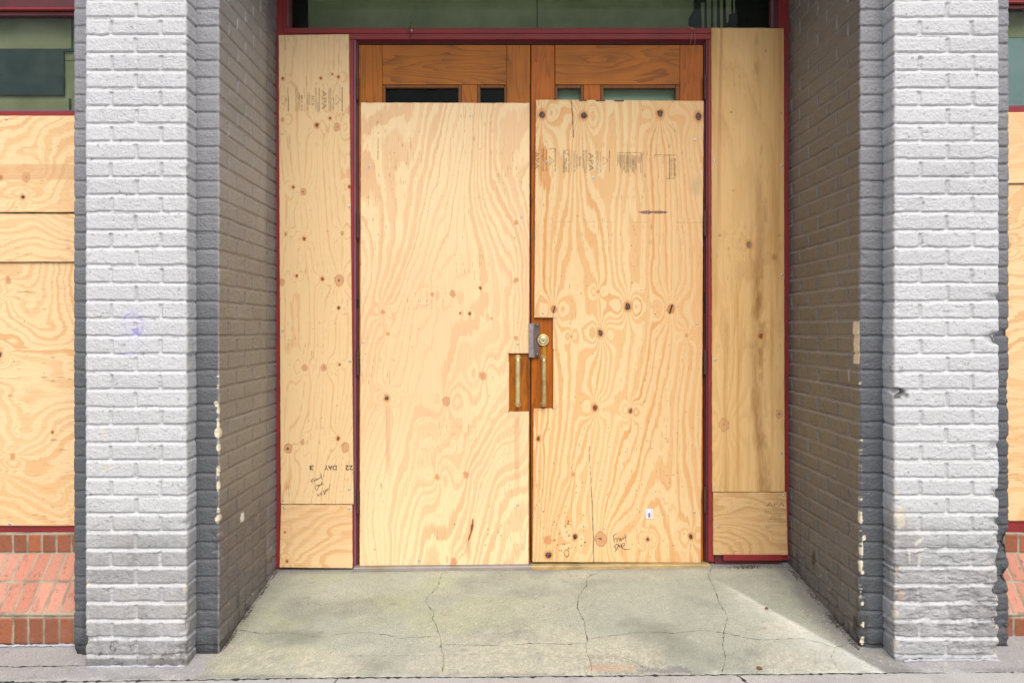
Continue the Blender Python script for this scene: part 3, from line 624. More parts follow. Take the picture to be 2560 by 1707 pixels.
zfl = lambda x, y: zg(x, y) + 0.0022 * float(fbm(np.array([x * 3]), np.array([y * 5]), 302, 4)[0]) + 0.0006
allv, allq = [], []
for k, (pp, w) in enumerate(cracks):
    vs, qs = ribbon([on_floor(*q) for q in pp], w * 0.00065, 40 + k, zfl)
    o0 = nv + len(allv); allv += vs; allq += [tuple(i + o0 for i in q) for q in qs]
for k in range(5):  # fine crazing and the seam in the strip left of the pier
    x0 = -3.2 + k * 0.3
    vs, qs = ribbon([(x0, 0.0 + 0.01 * k % 0.02), (x0 + 0.3, 0.005)], 0.003, 80 + k, zfl); o0 = nv + len(allv); allv += vs; allq += [tuple(i + o0 for i in q) for q in qs]
Vall = np.concatenate([Vall, np.array(allv)]); Call = np.concatenate([Call, np.full((len(allv), 3), 0.03)])
Qs.append(np.array(allq)); mi.append(np.ones(len(allq)))
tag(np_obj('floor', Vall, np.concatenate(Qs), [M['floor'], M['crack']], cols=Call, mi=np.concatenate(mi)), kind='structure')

# sidewalk in front, kerb, road and the ground to the horizon
def zs(x, y): return zg(x, -0.078) - 0.005 + 0.015 * (y + 0.078)
xs = np.concatenate([np.arange(-12, -3, 0.5), np.arange(-3, 3, 0.02), np.arange(3, 12.1, 0.5)]); ys = np.concatenate([np.arange(-3.6, -0.4, 0.2), np.arange(-0.4, -0.02, 0.012)])
X, Y = np.meshgrid(xs, ys); Z = np.vectorize(zs)(X, Y) + 0.0018 * fbm(X * 3, Y * 5, 402, 4)
V = np.stack([X, Y, Z], -1); ny, nx = X.shape; Qd = grid_q(ny, nx)
zsl = lambda x, y: zs(x, y) + 0.0018 * float(fbm(np.array([x * 3]), np.array([y * 5]), 402, 4)[0]) + 0.0006
allv, allq = [], []; nv = nx * ny
for k, (pp, w) in enumerate([([(-0.655, -0.08), (-0.66, -1.2), (-0.655, -3.5)], 0.007), ([(0.90, -0.07), (0.915, -0.10), (0.93, -0.16), (0.93, -3.5)], 0.009),
                             ([(-2.3, -0.08), (-2.3, -3.5)], 0.008), ([(2.5, -0.08), (2.5, -3.5)], 0.008),
                             ([(-3.4, -0.094), (-1.9, -0.094), (-1.3, -0.090), (-0.9, -0.083), (0.3, -0.083), (1.2, -0.082), (1.6, -0.076), (3.4, -0.076)], 0.0075)]):
    vs, qs = ribbon(pp, w, 140 + k, zsl, 0.0008); o0 = nv + len(allv); allv += vs; allq += [tuple(i + o0 for i in q) for q in qs]
tag(np_obj('sidewalk', np.concatenate([V.reshape(-1, 3), np.array(allv)]), np.concatenate([Qd, np.array(allq)]), [M['walk'], M['crack']],
           mi=np.concatenate([np.zeros(len(Qd)), np.ones(len(allq))])), kind='structure')
bm = bmesh.new(); box(bm, -12, 12, -3.76, -3.6, -0.22, -0.055, 0.02, 3); tag(bm_obj('kerb', bm, M['walk']), kind='structure')
bm = bmesh.new(); box(bm, -60, 60, -11, -3.76, -0.30, -0.20, 0); tag(bm_obj('road', bm, M['road']), kind='structure')
bm = bmesh.new(); box(bm, -400, 400, -400, 400, -0.34, -0.31, 0); tag(bm_obj('ground', bm, M['walk']), kind='structure')

# ------------------------------------------------------------------ plywood
def spots_field(X, Z, pts):
    m = np.zeros_like(X)
    for (x, z, r) in pts:
        sel = (np.abs(X - x) < r * 4) & (np.abs(Z - z) < r * 4)
        if sel.any():
            d = np.sqrt(((X[sel] - x) / r) ** 2 + ((Z[sel] - z) / (r * 1.3)) ** 2); m[sel] = np.maximum(m[sel], ss(1.3, 0.5, d))
    return m
def ply_colour(X, Z, c):
    """veneer figure: contour bands of a stretched height field, pinched at the knots"""
    horiz = c.get('h', False); sd = c['seed']
    A, Bq = (Z, X) if horiz else (X, Z)                     # A across the grain, Bq along it
    g = c['lin'] * A + c.get('tilt', 0) * Bq + c['amp'] * fbm(A * c['fa'] + sd, Bq * c['fb'], sd, 2, 0.3) + 0.22 * c['amp'] * fbm(A * c['fa'] * 2.3, Bq * c['fb'] * 2.1 + sd, sd + 5, 2)
    for kn in c['knots']:
        x, z, r, kind = kn[:4]; ka, kb = (z, x) if horiz else (x, z)
        am = kn[4] if len(kn) > 4 else c.get('kamp', 3.0); R = max(0.014, r * 2.6)
        da = (A - ka); db = (Bq - kb)
        sg = 1 if c['lin'] >= 0 else -1
        g = g + sg * am * (da / R) * np.exp(-((da / R) ** 2 + (db / (R * 1.15)) ** 2) * 0.7)
        g = g + sg * am * 0.55 * (da / R) * np.exp(-((da / (R * 0.8)) ** 2)) / (1 + (db / (R * 2.2)) ** 2) ** 1.5
    g = g + c.get('wob', 0.16) * fbm(A * 26, Bq * 9, sd + 9, 3) + c.get('fib', 0.10) * (vn(A * 520, Bq * 14, sd + 13) - 0.5) + 0.10 * (vn(A * 160, Bq * 6, sd + 14) - 0.5)
    i = np.floor(g); t = g - i
    w = c['w0'] + (c['w1'] - c['w0']) * hsh(i, 1); st = 0.45 + 0.55 * hsh(i, 2)
    lw = ss(0.0, c.get('soft', 0.16), t) * ss(w + 0.05, w - 0.03, t)
    g3 = g * 2.7 + 0.4 * vn(A * 90, Bq * 5, sd + 17); t3 = g3 - np.floor(g3); fine = ss(0.16, 0.0, np.abs(t3 - 0.5)) * hsh(np.floor(g3), 3)
    line = ss(0.07, 0.0, np.abs(t - w)) * 0.55
    C = np.ones(X.shape + (3,)) * L(*c['cream'])
    C = mixc(C, L(*c['cream2']), ss(-0.5, 0.6, fbm(A * 2.1, Bq * 0.9, sd + 21, 3)))
    bandc = mixc(np.ones(X.shape + (3,)) * L(*c['band']), L(*c['band2']), ss(-0.4, 0.4, fbm(A * 4, Bq * 1.3, sd + 23, 2)))
    m = np.clip(lw * st * c['str'], 0, 1)[..., None]
    C = C * (1 - m) + bandc * m
    C = mixc(C, L(*c['line']), np.clip(line * st * c.get('lstr', 0.5), 0, 1))
    C = mixc(C, L(*c['line']), np.clip(0.42 * fine * ss(-0.4, 0.4, fbm(A * 5, Bq * 1.5, sd + 29, 2)), 0, 1))
    C *= (1 + c.get('fc', 0.05) * (vn(A * 420, Bq * 9, sd + 25) - 0.5) * 2)[..., None]
    # pores
    C = mixc(C, L(150, 104, 60), 0.45 * ss(0.86, 0.95, vn(A * 300, Bq * 26, sd + 26)) * ss(0.45, 0.75, vn(A * 6, Bq * 6, sd + 27)))
    for kn in c['knots']:
        x, z, r, kind = kn[:4]; r = r * 0.86
        R = r * 3.6; sel = (np.abs(X - x) < R) & (np.abs(Z - z) < R)
        if not sel.any(): continue
        xs_, zs_ = X[sel], Z[sel]
        d = np.sqrt(((xs_ - x) / r) ** 2 + ((zs_ - z) / (r * 1.25)) ** 2) + 0.35 * fbm(xs_ / r * 0.8, zs_ / r * 0.8, int(sd + x * 1000) % 97 + 3, 3)
        cc = C[sel]
        if kind == 'dark':
            cc = mixc(cc, L(196, 128, 70), 0.65 * ss(1.8, 1.0, d))
            cc = mixc(cc, L(66, 40, 28), ss(0.95, 0.7, d)); cc = mixc(cc, L(128, 112, 104), 0.9 * ss(0.70, 0.5, d) * ss(0.45, 0.6, vn(xs_ * 420, zs_ * 420, 5)))
        elif kind == 'brown':
            cc = mixc(cc, L(206, 146, 84), 0.7 * ss(1.9, 1.0, d)); cc = mixc(cc, L(118, 64, 26), 0.95 * ss(1.0, 0.6, d))
        elif kind == 'pale':
            cc = mixc(cc, L(206, 150, 110), 0.75 * ss(1.1, 0.95, d)); cc = mixc(cc, L(162, 104, 66), 0.7 * ss(0.14, 0.0, np.abs(d - 1.0)))
            cc = mixc(cc, L(176, 126, 92), 0.6 * ss(0.1, 0.0, np.abs(d - 0.55))); cc = mixc(cc, L(96, 58, 40), 0.8 * ss(0.22, 0.1, d))
        elif kind == 'orange':
            cc = mixc(cc, L(196, 128, 78), 0.7 * ss(1.1, 0.7, d + 0.5 * (vn(xs_ * 300, zs_ * 200, 3) - 0.5)))
        elif kind == 'ring':
            cc = mixc(cc, L(84, 48, 22), 0.9 * ss(0.2, 0.05, np.abs(d - 0.85)))
        elif kind == 'split':
            cc = mixc(cc, L(178, 110, 62), 0.75 * ss(1.2, 0.8, d)); cc = mixc(cc, L(60, 34, 24), ss(0.3, 0.12, np.abs((xs_ - x) / r - 0.3 * (zs_ - z) / r)) * ss(1.2, 0.8, d))
        C[sel] = cc
    C = mixc(C, L(70, 40, 20), 0.85 * spots_field(X, Z, c.get('pins', [])))
    return C

def sheet(name, label, corners, yf, cfg, screws=(), notch=None, th=0.0125, step=0.0026, post=None, group='plywood sheets screwed over the doorway', cat='plywood', rag=0.0012):
    """corners: TL, TR, BR, BL in photo pixels, yf: depth of the front face; notch: (px0, py0, px1, py1)"""
    s = S(yf); P = [np.array([(a - VX) / s, CZ + (HY - b) / s]) for a, b in corners]
    TL, TR, BR, BL = P
    nx = int(np.linalg.norm(TR - TL) / step) + 2; nz = int(np.linalg.norm(TL - BL) / step) + 2
    u = np.linspace(0, 1, nx)[None, :]; v = np.linspace(0, 1, nz)[:, None]
    X = (BL[0] * (1 - u) + BR[0] * u) * (1 - v) + (TL[0] * (1 - u) + TR[0] * u) * v
    Z = (BL[1] * (1 - u) + BR[1] * u) * (1 - v) + (TL[1] * (1 - u) + TR[1] * u) * v
    sd = cfg['seed']
    e = np.minimum(np.minimum(u, 1 - u) * (nx - 1), np.minimum(v, 1 - v) * (nz - 1))
    jx = rag * fbm(X * 2, Z * 30, sd + 91, 3) * (np.minimum(u, 1 - u) * (nx - 1) < 1); jz = rag * fbm(X * 30, Z * 2, sd + 92, 3) * (np.minimum(v, 1 - v) * (nz - 1) < 1)
    Yw = yf + 0.0016 * fbm(X * 2, Z * 2, sd + 93, 2) + 0.0008 * (e < 1)
    C = ply_colour(X, Z, cfg)
    if post: C = post(C, X, Z)
    C = mixc(C, L(168, 126, 78), 0.30 * ss(2.2, 0.0, e) * (0.6 + 0.4 * vn(X * 60, Z * 60, sd + 95)))
    V = np.stack([X + jx, Yw, Z + jz], -1)
    keep = np.ones((nz - 1, nx - 1), bool)
    if notch is not None:
        a0, b0, a1, b1 = notch
        cx = 0.25 * (X[:-1, :-1] + X[1:, :-1] + X[:-1, 1:] + X[1:, 1:]); cz_ = 0.25 * (Z[:-1, :-1] + Z[1:, :-1] + Z[:-1, 1:] + Z[1:, 1:])
        keep &= ~((cx > (a0 - VX) / s) & (cx < (a1 - VX) / s) & (cz_ < CZ + (HY - b0) / s) & (cz_ > CZ + (HY - b1) / s))
    idx = np.arange(nz * nx).reshape(nz, nx); q = grid_q(nz, nx).reshape(nz - 1, nx - 1, 4)[keep]
    Vb = V.copy(); Vb[..., 1] = yf + th
    # cut edges of the sheet
    pad = np.pad(keep, 1); side = []
    off = nz * nx
    for (dj, di, va, vb) in ((-1, 0, (0, 0), (0, 1)), (1, 0, (1, 1), (1, 0)), (0, -1, (1, 0), (0, 0)), (0, 1, (0, 1), (1, 1))):
        nb = pad[1 + dj: 1 + dj + nz - 1, 1 + di: 1 + di + nx - 1]; jj, ii = np.where(keep & ~nb)
        A0 = idx[jj + va[0], ii + va[1]]; B0 = idx[jj + vb[0], ii + vb[1]]
        side.append(np.stack([A0, A0 + off, B0 + off, B0], -1))
    sq = np.concatenate(side); Vall = np.concatenate([V.reshape(-1, 3), Vb.reshape(-1, 3)])
    Call = np.concatenate([C.reshape(-1, 3), (C * 0.72).reshape(-1, 3)])
    used = np.zeros(len(Vall), bool); Qa = np.concatenate([q, sq]); used[Qa.ravel()] = True
    mp_ = np.cumsum(used) - 1; Qa = mp_[Qa]
    zc = (BL[1] + BR[1]) / 2; xc = (BL[0] + BR[0]) / 2
    root = empty(name, (xc, yf + th, min(BL[1], BR[1])), label, cat, group)
    np_obj('board', Vall[used], Qa, M['ply_h'] if cfg.get('h') else M['ply_v'], root, cols=Call[used])
    for (px, py) in screws:
        bm = bmesh.new(); sx, sz = (px - VX) / s, CZ + (HY - py) / s
        disc(bm, sx, yf + 0.0005, sz, [(0.0066, 0), (0.0066, -0.0012), (0.0050, -0.0026), (0.0024, -0.0030), (0.0018, -0.0016)], 12)
        bm_obj('screw', bm, M['screw'], root, smooth=True)
    root['_s'] = s; root['_y'] = yf
    return root

def K_(lst, y):       # knots measured in pixels -> metres
    s = S(y); return [((k[0] - VX) / s, CZ + (HY - k[1]) / s, k[2] / s) + tuple(k[3:]) for k in lst]
def pins(n, x0, x1, z0, z1, seed, r=(0.0012, 0.0028)):
    rr = random.Random(seed); return [(rr.uniform(x0, x1), rr.uniform(z0, z1), rr.uniform(*r)) for _ in range(n)]
YS1 = YB - 0.013; YS2 = YB + 0.014       # fronts of the side strips and of the door sheets

CR = (214, 182, 136)
# --- left door sheet: pinkish, soft figure
k2 = K_([(1087, 0.5, 1, 'brown')], YS2)
k2 = K_([(967,995,7,'dark',5.0),(1132,734,9,'orange',1.2),(1201,720,4,'brown',.8),(1290,701,7,'orange',.8),(1290,845,7,'orange',.8),(1290,557,6,'orange',.5),(1206,938,11,'orange',2.0),(1115,1002,11,'pale',2.5),(1174,784,4,'brown',.8),(1151,783,3,'brown',.6),(970,834,5,'orange',1.2),(1229,796,4,'orange',.5),(1093,1192,9,'orange',2.0),(1164,1185,9,'orange',1.0),(1134,1403,8,'pale',1.5),(1081,736,6,'orange',3.5),(957,780,6,'orange',3.0)], YS2)
cfg2 = dict(seed=11, lin=20, tilt=-4.5, amp=6.6, fa=2.4, fb=0.8, w0=0.25, w1=0.75, cream=(233, 200, 154), cream2=(241, 213, 166), band=(223, 175, 129), band2=(227, 182, 136), line=(214, 162, 116), str=0.78, knots=k2, wob=0.30, fib=0.12, soft=0.22, kamp=2.5, lstr=0.45, fc=0.035,
            pins=pins(40, -0.75, 0.1, 0.2, 2.4, 5) + [((p[0]-VX)/S(YS2), CZ+(HY-p[1])/S(YS2), 0.003) for p in ((1136,1310),(1220,1322),(1246,1330),(1253,1313),(1220,1335),(1213,1362),(937,1373))])
def post2(C, X, Z):
    s = S(YS2)
    def P(px, py): return (px - VX) / s, CZ + (HY - py) / s
    # resin split low in the middle
    x0, z0 = P(1183, 1295); x1, z1 = P(1171, 1353); t = np.clip((z0 - Z) / (z0 - z1), 0, 1); xc = x0 + (x1 - x0) * t ** 1.3
    hw = 0.001 + 0.0065 * np.sin(np.pi * np.clip(t, 0, 1)) ** 0.7 * (0.5 + 0.8 * vn(X * 0, Z * 90, 72)); m = ss(hw + 0.001, hw - 0.002, np.abs(X - xc + 0.004 * fbm(X * 0, Z * 30, 71, 3))) * (Z < z0 + .01) * (Z > z1 - .01)
    C = mixc(C, L(190, 130, 86), 0.5 * ss(0.020, 0.002, np.abs(X - xc)) * ss(z0 + .01, z0 - .03, Z) * ss(z1 - .12, z1 - .04, Z)); C = mixc(C, L(110, 52, 24), 0.85 * m)
    # darker streaks under the knot and below the notch
    for (px, pa, pb) in ((970, 1005, 1210), (1292, 1035, 1250)):
        xc, za = P(px, pa); _, zb = P(px, pb)
        C = mixc(C, L(196, 136, 98), 0.42 * ss(0.016, 0.010, np.abs(X - xc)) * ss(za, za - 0.03, Z) * ss(zb, zb + 0.15, Z) * (0.6 + 0.4 * vn(X * 200, Z * 8, 73)))
    xc, za = P(945, 300); _, zb = P(945, 400)
    C = mixc(C, L(70, 50, 34), 0.7 * ss(0.0022, 0.001, np.abs(X - xc + 0.002 * fbm(X * 0, Z * 20, 75, 2))) * (Z < za) * (Z > zb) * ss(0.35, 0.5, vn(X * 0, Z * 70, 76)))
    return C
sL = sheet('plywood_sheet', 'wide plywood sheet with soft pinkish grain covering the left door', [(902,257),(1324,257.5),(1321.5,1414),(899,1415)], YS2, cfg2,
      [(1176,289),(923,416),(1304,543),(908,856),(1295,860),(1294,1262),(1048,1401)], notch=(1272, 883, 1400, 1029), post=post2)
# --- right door sheet: strong orange figure
k3 = K_([(1355,286,10,'dark',3.5),(1459,290,10,'dark',3.5),(1650,286,10,'dark',3.5),(1746,292,11,'dark',3.5),(1385,774,9,'split',3.0),(1570,765,10,'dark',4.5),(1677,773,12,'split',3.5),(1501,833,9,'dark',4.0),
         (1487,1019,8,'brown',3.5),(1576,1027,6,'dark',3.6),(1438,1342,7,'dark',2.5),(1501,1345,16,'pale',2.5),(1619,1347,5,'dark',5.0),(1727,1340,7,'dark',2.5),(1371,1387,9,'dark',1.0),(1416,1383,9,'ring',.8),
         (1495,729,5,'orange',2.5),(1428,840,4,'orange',2.0),(1716,838,5,'orange',2.0),(1346,1097,7,'brown',1.0),(1432,1185,7,'orange',1.0),(1370,1350,13,'orange',.8)], YS2)
cfg3 = dict(seed=37, lin=26, amp=6.0, fa=3.0, fb=0.62, w0=0.22, w1=0.62, cream=(230, 200, 150), cream2=(225, 189, 138), band=(214, 155, 93), band2=(221, 164, 104), line=(193, 132, 77), str=0.95, knots=k3, wob=0.22, fib=0.10, soft=0.14, kamp=3.0, lstr=0.55, fc=0.035,
            pins=pins(120, 0.15, 1.02, 0.16, 1.0, 6) + pins(26, 0.2, 1.0, 1.0, 2.5, 7) + pins(34, 0.24, 0.42, 0.2, 0.42, 8, (0.0018, 0.0042)))
def post3(C, X, Z):
    s = S(YS2)
    def P(px, py): return (px - VX) / s, CZ + (HY - py) / s
    for (px, pa, pb, w) in ((1428, 250, 345, 0.0032), (1473, 1120, 1230, 0.0012), (1479, 1230, 1408, 0.0026)):
        xc, za = P(px, pa); _, zb = P(px + (5 if pa > 1200 else 2), pb)
        t = np.clip((za - Z) / (za - zb), 0, 1)
        C = mixc(C, L(40, 28, 20), 0.9 * ss(w, w * 0.35, np.abs(X - xc - 0.012 * t + 0.002 * fbm(X * 0, Z * 18, 81, 2))) * (Z < za + .01) * (Z > zb))
    # purple ink smear drawn out by the grain
    x0, zc = P(1597, 531); x1, _ = P(1669, 531); t = (X - x0) / (x1 - x0)
    hh = 0.0075 * (0.55 + 0.75 * vn(X * 190, Z * 0 + 3, 83)) * (ss(-0.03, 0.12, t) * ss(1.03, 0.85, t)); C = mixc(C, L(104, 72, 76), 0.85 * ss(hh + 0.0015, hh - 0.001, np.abs(Z - zc)) * (t > -0.03) * (t < 1.03) * (0.75 + 0.4 * vn(X * 240, Z * 20, 84)))
    _, z5 = P(1400, 555)
    C = mixc(C, L(120, 92, 62), 0.6 * ss(0.0016, 0.0006, np.abs(Z - z5 + 0.006 * (X - 0.2))) * ss(0.35, 0.6, vn(X * 22, Z * 0, 85)))
    C = mixc(C, L(176, 158, 122), 0.45 * ss(1.3, 0.3, np.sqrt(((X - P(1740, 470)[0]) / 0.03) ** 2 + ((Z - P(1740, 470)[1]) / 0.06) ** 2) + 0.4 * fbm(X * 20, Z * 10, 86, 3)))
    return C
sR = sheet('plywood_sheet', 'wide plywood sheet with bold orange grain and dark knots covering the right door', [(1339.5,249.5),(1759.5,252.5),(1752.5,1406),(1331,1404.5)], YS2 - 0.002, cfg3,
      [(1366,405),(1483,444),(1737,350),(1357,783),(1743,809),(1358,1277),(1736,1280)], notch=(1300, 794, 1383, 1021), post=post3)
# --- left side strip
k1 = K_([(707,197,4,'brown'),(802,196,4,'brown'),(831,186,3,'brown'),(846,193,4,'brown'),(792,314,6,'brown',2.5),(825,296,4,'brown'),(843,318,9,'pale',2.5),(706,300,6,'orange'),(733,468,4,'brown'),(758,480,8,'pale',2),(873,467,4,'brown'),
         (714,585,5,'pale'),(760,597,5,'brown',2.2),(856,583,5,'pale'),(742,690,4,'brown'),(806,697,5,'brown',2.5),(847,701,12,'pale',3),(704,706,9,'pale'),(847,770,4,'dark'),(762,919,8,'pale',2.5),(810,919,8,'pale',2.8),(849,911,3,'brown'),
         (720,1121,11,'pale',2.8),(756,1105,6,'pale',1.8),(863,1119,11,'pale',2.8),(845,1096,5,'brown')], YS1)
cfg1 = dict(seed=53, lin=34, amp=5.0, fa=4.0, fb=0.7, w0=0.10, w1=0.34, cream=(227, 196, 147), cream2=(233, 202, 156), band=(214, 164, 111), band2=(221, 173, 118), line=(195, 144, 95), str=0.8, knots=k1, wob=0.2, fib=0.10, soft=0.14, kamp=2.0, lstr=0.5, fc=0.03, pins=pins(30, -1.15, -0.8, 0.5, 2.8, 9))
sA = sheet('plywood_sheet', 'tall narrow plywood strip left of the doors with small brown knots and stencilled day mark', [(696,88.5),(872,86),(883.5,1260),(701.5,1260)], YS1, cfg1,
      [(706,334),(872,517),(706,826),(875,903),(708,1250),(873,1223)])
k5 = K_([(712,1330,3,'brown'),(717,1402,4,'brown')], YS1)
cfg5 = dict(seed=67, h=True, lin=20, amp=4.5, fa=4.5, fb=1.6, w0=0.2, w1=0.6, cream=(225, 189, 141), cream2=(230, 198, 150), band=(212, 162, 107), band2=(208, 155, 98), line=(191, 138, 86), str=0.7, knots=k5, wob=0.3, fib=0.14, soft=0.2, fc=0.06)
sheet('plywood_sheet', 'short plywood offcut with level grain at the foot of the left strip', [(702,1262),(880,1262),(881,1420),(698.5,1418)], YS1 + 0.001, cfg5, [(711,1266+3),(872,1271)])
# --- right side strip: smooth tan with a brown water stain
k4 = K_([(1874,612,9,'dark'),(1937,644,8,'brown'),(1903,840,8,'brown',2),(1810,1062,14,'pale',3),(1948,1034,9,'pale',2),(1799,589,3,'dark',.4),(1947,589,2.5,'dark',.4),(1915,128,2.5,'dark',.4),(1828,281,2,'dark',.3),(1953,284,2,'dark',.3),(1833,477,2,'dark',.3)], YS1)
cfg4 = dict(seed=79, lin=9, amp=4.0, fa=3.0, fb=0.5, w0=0.3, w1=0.7, cream=(220, 180, 120), cream2=(226, 188, 130), band=(197, 155, 100), band2=(195, 151, 95), line=(182, 138, 86), str=0.6, knots=k4, wob=0.2, fib=0.16, soft=0.4, kamp=1.6, lstr=0.25, fc=0.05)
def post4(C, X, Z):
    s = S(YS1)
    def P(px, py): return (px - VX) / s, CZ + (HY - py) / s
    zt, zb = P(0, 330)[1], P(0, 1225)[1]; v = (zt - Z) / (zt - zb)
    xc = P(1888, 0)[0] + 0.028 * v + 0.014 * np.sin(v * 7) 
    wdt = 0.020 + 0.020 * np.clip(v, 0, 1)
    m = ss(1.5, 0.1, np.abs(X - xc) / wdt + 0.75 * fbm(X * 28, Z * 5, 101, 4, 0.6)) * ss(-0.25, 0.5, v) * (0.45 + 0.55 * ss(-0.1, 0.6, fbm(X * 9, Z * 3.2, 102, 3) + 0.35))
    C = mixc(C, L(138, 88, 32), 0.85 * np.clip(m, 0, 1) * (0.75 + 0.5 * (vn(X * 330, Z * 30, 103) - 0.5)))
    m2 = ss(0.1, 0.5, fbm(X * 40, Z * 14, 104, 3)) * ss(1.3, 0.3, np.abs(X - xc - 0.02) / wdt); C = mixc(C, L(140, 92, 40), 0.45 * m2)
    C = mixc(C, L(190, 140, 78), 0.6 * ss(0.0, 0.5, fbm(X * 34, Z * 1.1, 108, 4, 0.6))); C = mixc(C, L(226, 190, 134), 0.4 * ss(0.1, 0.6, fbm(X * 26 + 3, Z * 0.9, 109, 4, 0.6)))
    C = mixc(C, L(178, 138, 84), 0.35 * ss(-0.3, 0.4, fbm(X * 5, Z * 0.8, 107, 3)))
    # reddish heartwood streaks at the edges
    e1 = P(1802, 0)[0] + 0.010 * np.sin(Z * 2.3); C = mixc(C, L(178, 118, 76), 0.6 * ss(0.013, 0.003, np.abs(X - e1) + 0.006 * fbm(X * 30, Z * 3, 105, 3)) * ss(1.5, 2.3, Z))
    e2 = P(1950, 0)[0] + 0.02 * ss(2.9, 2.2, Z); C = mixc(C, L(180, 112, 58), 0.55 * ss(0.016, 0.004, np.abs(X - e2)) * ss(2.2, 2.8, Z))
    C = mixc(C, L(222, 186, 132), 0.35 * ss(-0.2, 0.5, fbm(X * 8, Z * 1.5, 106, 3)))
    return C
sB = sheet('plywood_sheet', 'tall tan plywood strip right of the doors with a brown stain', [(1778.5,70),(1960,70.5),(1962,1229),(1781,1229.5)], YS1, cfg4,
      [(1786,401),(1954,415),(1955,688),(1788,900),(1787,1213),(1954,1133)], post=post4)
cfg6 = dict(seed=91, h=True, lin=18, amp=4.5, fa=4.5, fb=2.0, w0=0.2, w1=0.6, cream=(206, 168, 116), cream2=(212, 175, 125), band=(185, 138, 82), band2=(193, 144, 88), line=(163, 119, 66), str=0.75, knots=[], wob=0.35, fib=0.16, soft=0.25, fc=0.07)
sB2 = sheet('plywood_sheet', 'short tan plywood offcut with a faded grade stamp below the stained strip', [(1783,1231),(1966,1230),(1970,1387),(1783.6,1387)], YS1 + 0.001, cfg6, [(1959,1238),(1797,1315)])
# --- window bays
YC1 = 0.335
kc = K_([(20,700,8,'pale',1.5),(-2,886,7,'dark',5.0),(30,1141,8,'orange',2.5),(130,1080,4,'brown',.3),(-10,742,8,'pale',3.5),(-14,1190,8,'pale',3.5)], YC1)
def bay_cfg(seed, knots, cream=(228, 196, 147), str_=0.85, lin=12, amp=6.5, fb=2.2):
    return dict(seed=seed, h=True, lin=lin, amp=amp, fa=2.4, fb=fb, w0=0.25, w1=0.65, cream=cream, cream2=(235, 204, 156), band=(214, 162, 107), band2=(221, 170, 116), line=(199, 144, 91), str=str_, knots=knots, wob=0.3, fib=0.14, soft=0.18, kamp=3.0, fc=0.05, lstr=0.5,
                pins=pins(30, -2.9, -1.8, 0.5, 1.7, seed))
XB0 = -560
def postc1(C, X, Z):     # the top board's lower strip is a redder veneer
    s = S(YC1 - 0.012); za = CZ + (HY - 411) / s; zb = CZ + (HY - 449) / s
    C = mixc(C, L(206, 158, 112), 0.55 * ss(0.002, -0.002, Z - za + 0.0) * ss(zb - 0.006, zb + 0.004, Z))
    return C
sheet('plywood_sheet', 'upper plywood board on the left window with one dark knot and a shadow gap below', [(XB0,289),(190,290),(190,531),(XB0,531)], YC1 - 0.012,
      bay_cfg(113, K_([(57,493,6,'dark',2.5),(66,444,10,'pale',2.5),(2,444,6,'brown',2)], YC1 - 0.012)), [(16,298)], post=postc1, step=0.0032, group='plywood boards over the side windows')
sheet('plywood_sheet', 'narrow middle plywood board on the left window between two wider ones', [(XB0,534),(190,534),(190,655),(XB0,655)], YC1 - 0.006,
      bay_cfg(127, [], str_=0.7, lin=14), [], step=0.0032, group='plywood boards over the side windows')
sheet('plywood_sheet', 'large lower plywood board on the left window above the brick sill', [(XB0,656),(190,656),(190,1314),(XB0,1314)], YC1 + 0.002,
      bay_cfg(139, kc), [(24,1309)], step=0.0032, group='plywood boards over the side windows')
sheet('plywood_sheet', 'upper plywood board on the right window beside the chipped pier', [(2514,281),(3130,281),(3130,459),(2514,459)], YC1 - 0.004,
      bay_cfg(151, [], str_=0.6, cream=(225, 191, 145)), [], step=0.0034, group='plywood boards over the side windows')
sheet('plywood_sheet', 'large lower plywood board on the right window above the brick sill', [(2514,461),(3130,461),(3130,1302),(2514,1302)], YC1 + 0.002,
      bay_cfg(163, K_([(2522,614,9,'orange',4.0)], YC1), str_=0.8), [], step=0.0034, group='plywood boards over the side windows')

# ------------------------------------------------------------------ writing on the boards
def text_mesh(body, size, extrude=0.0):
    cu = bpy.data.curves.new('writing', 'FONT'); cu.body = body; cu.size = size; cu.align_x = 'CENTER'; cu.align_y = 'CENTER'; cu.fill_mode = 'FRONT'; cu.offset = 0.012
    o = bpy.data.objects.new('writing', cu); col.objects.link(o); dg = bpy.context.evaluated_depsgraph_get()
    me = bpy.data.meshes.new_from_object(o.evaluated_get(dg)); bpy.data.objects.remove(o); return me
def put_text(name, body, cx, cz, yf, h, rot, mat, parent, sx=1.0, wtarget=None, join=None):
    """flat lettering standing 0.6 mm off a board; rot in degrees, counter-clockwise as seen"""
    me = text_mesh(body, 1.0)
    co = np.zeros(len(me.vertices) * 3); me.vertices.foreach_get('co', co); co = co.reshape(-1, 3)
    mn, mx_ = co.min(0), co.max(0); co -= (mn + mx_) / 2; sc = h / (mx_[1] - mn[1]); w = (mx_[0] - mn[0]) * sc
    kx = sx if wtarget is None else wtarget / w
    a = math.radians(rot); u = co[:, 0] * sc * kx; v = co[:, 1] * sc
    X = cx + u * math.cos(a) - v * math.sin(a); Z = cz + u * math.sin(a) + v * math.cos(a)
    off = rootloc(parent)
    me.vertices.foreach_set('co', np.stack([X - off[0], np.full_like(X, yf) - off[1], Z - off[2]], -1).ravel())
    me.materials.clear(); me.materials.append(mat); me.update()
    o = bpy.data.objects.new(name, me); col.objects.link(o); o.parent = parent
    return o
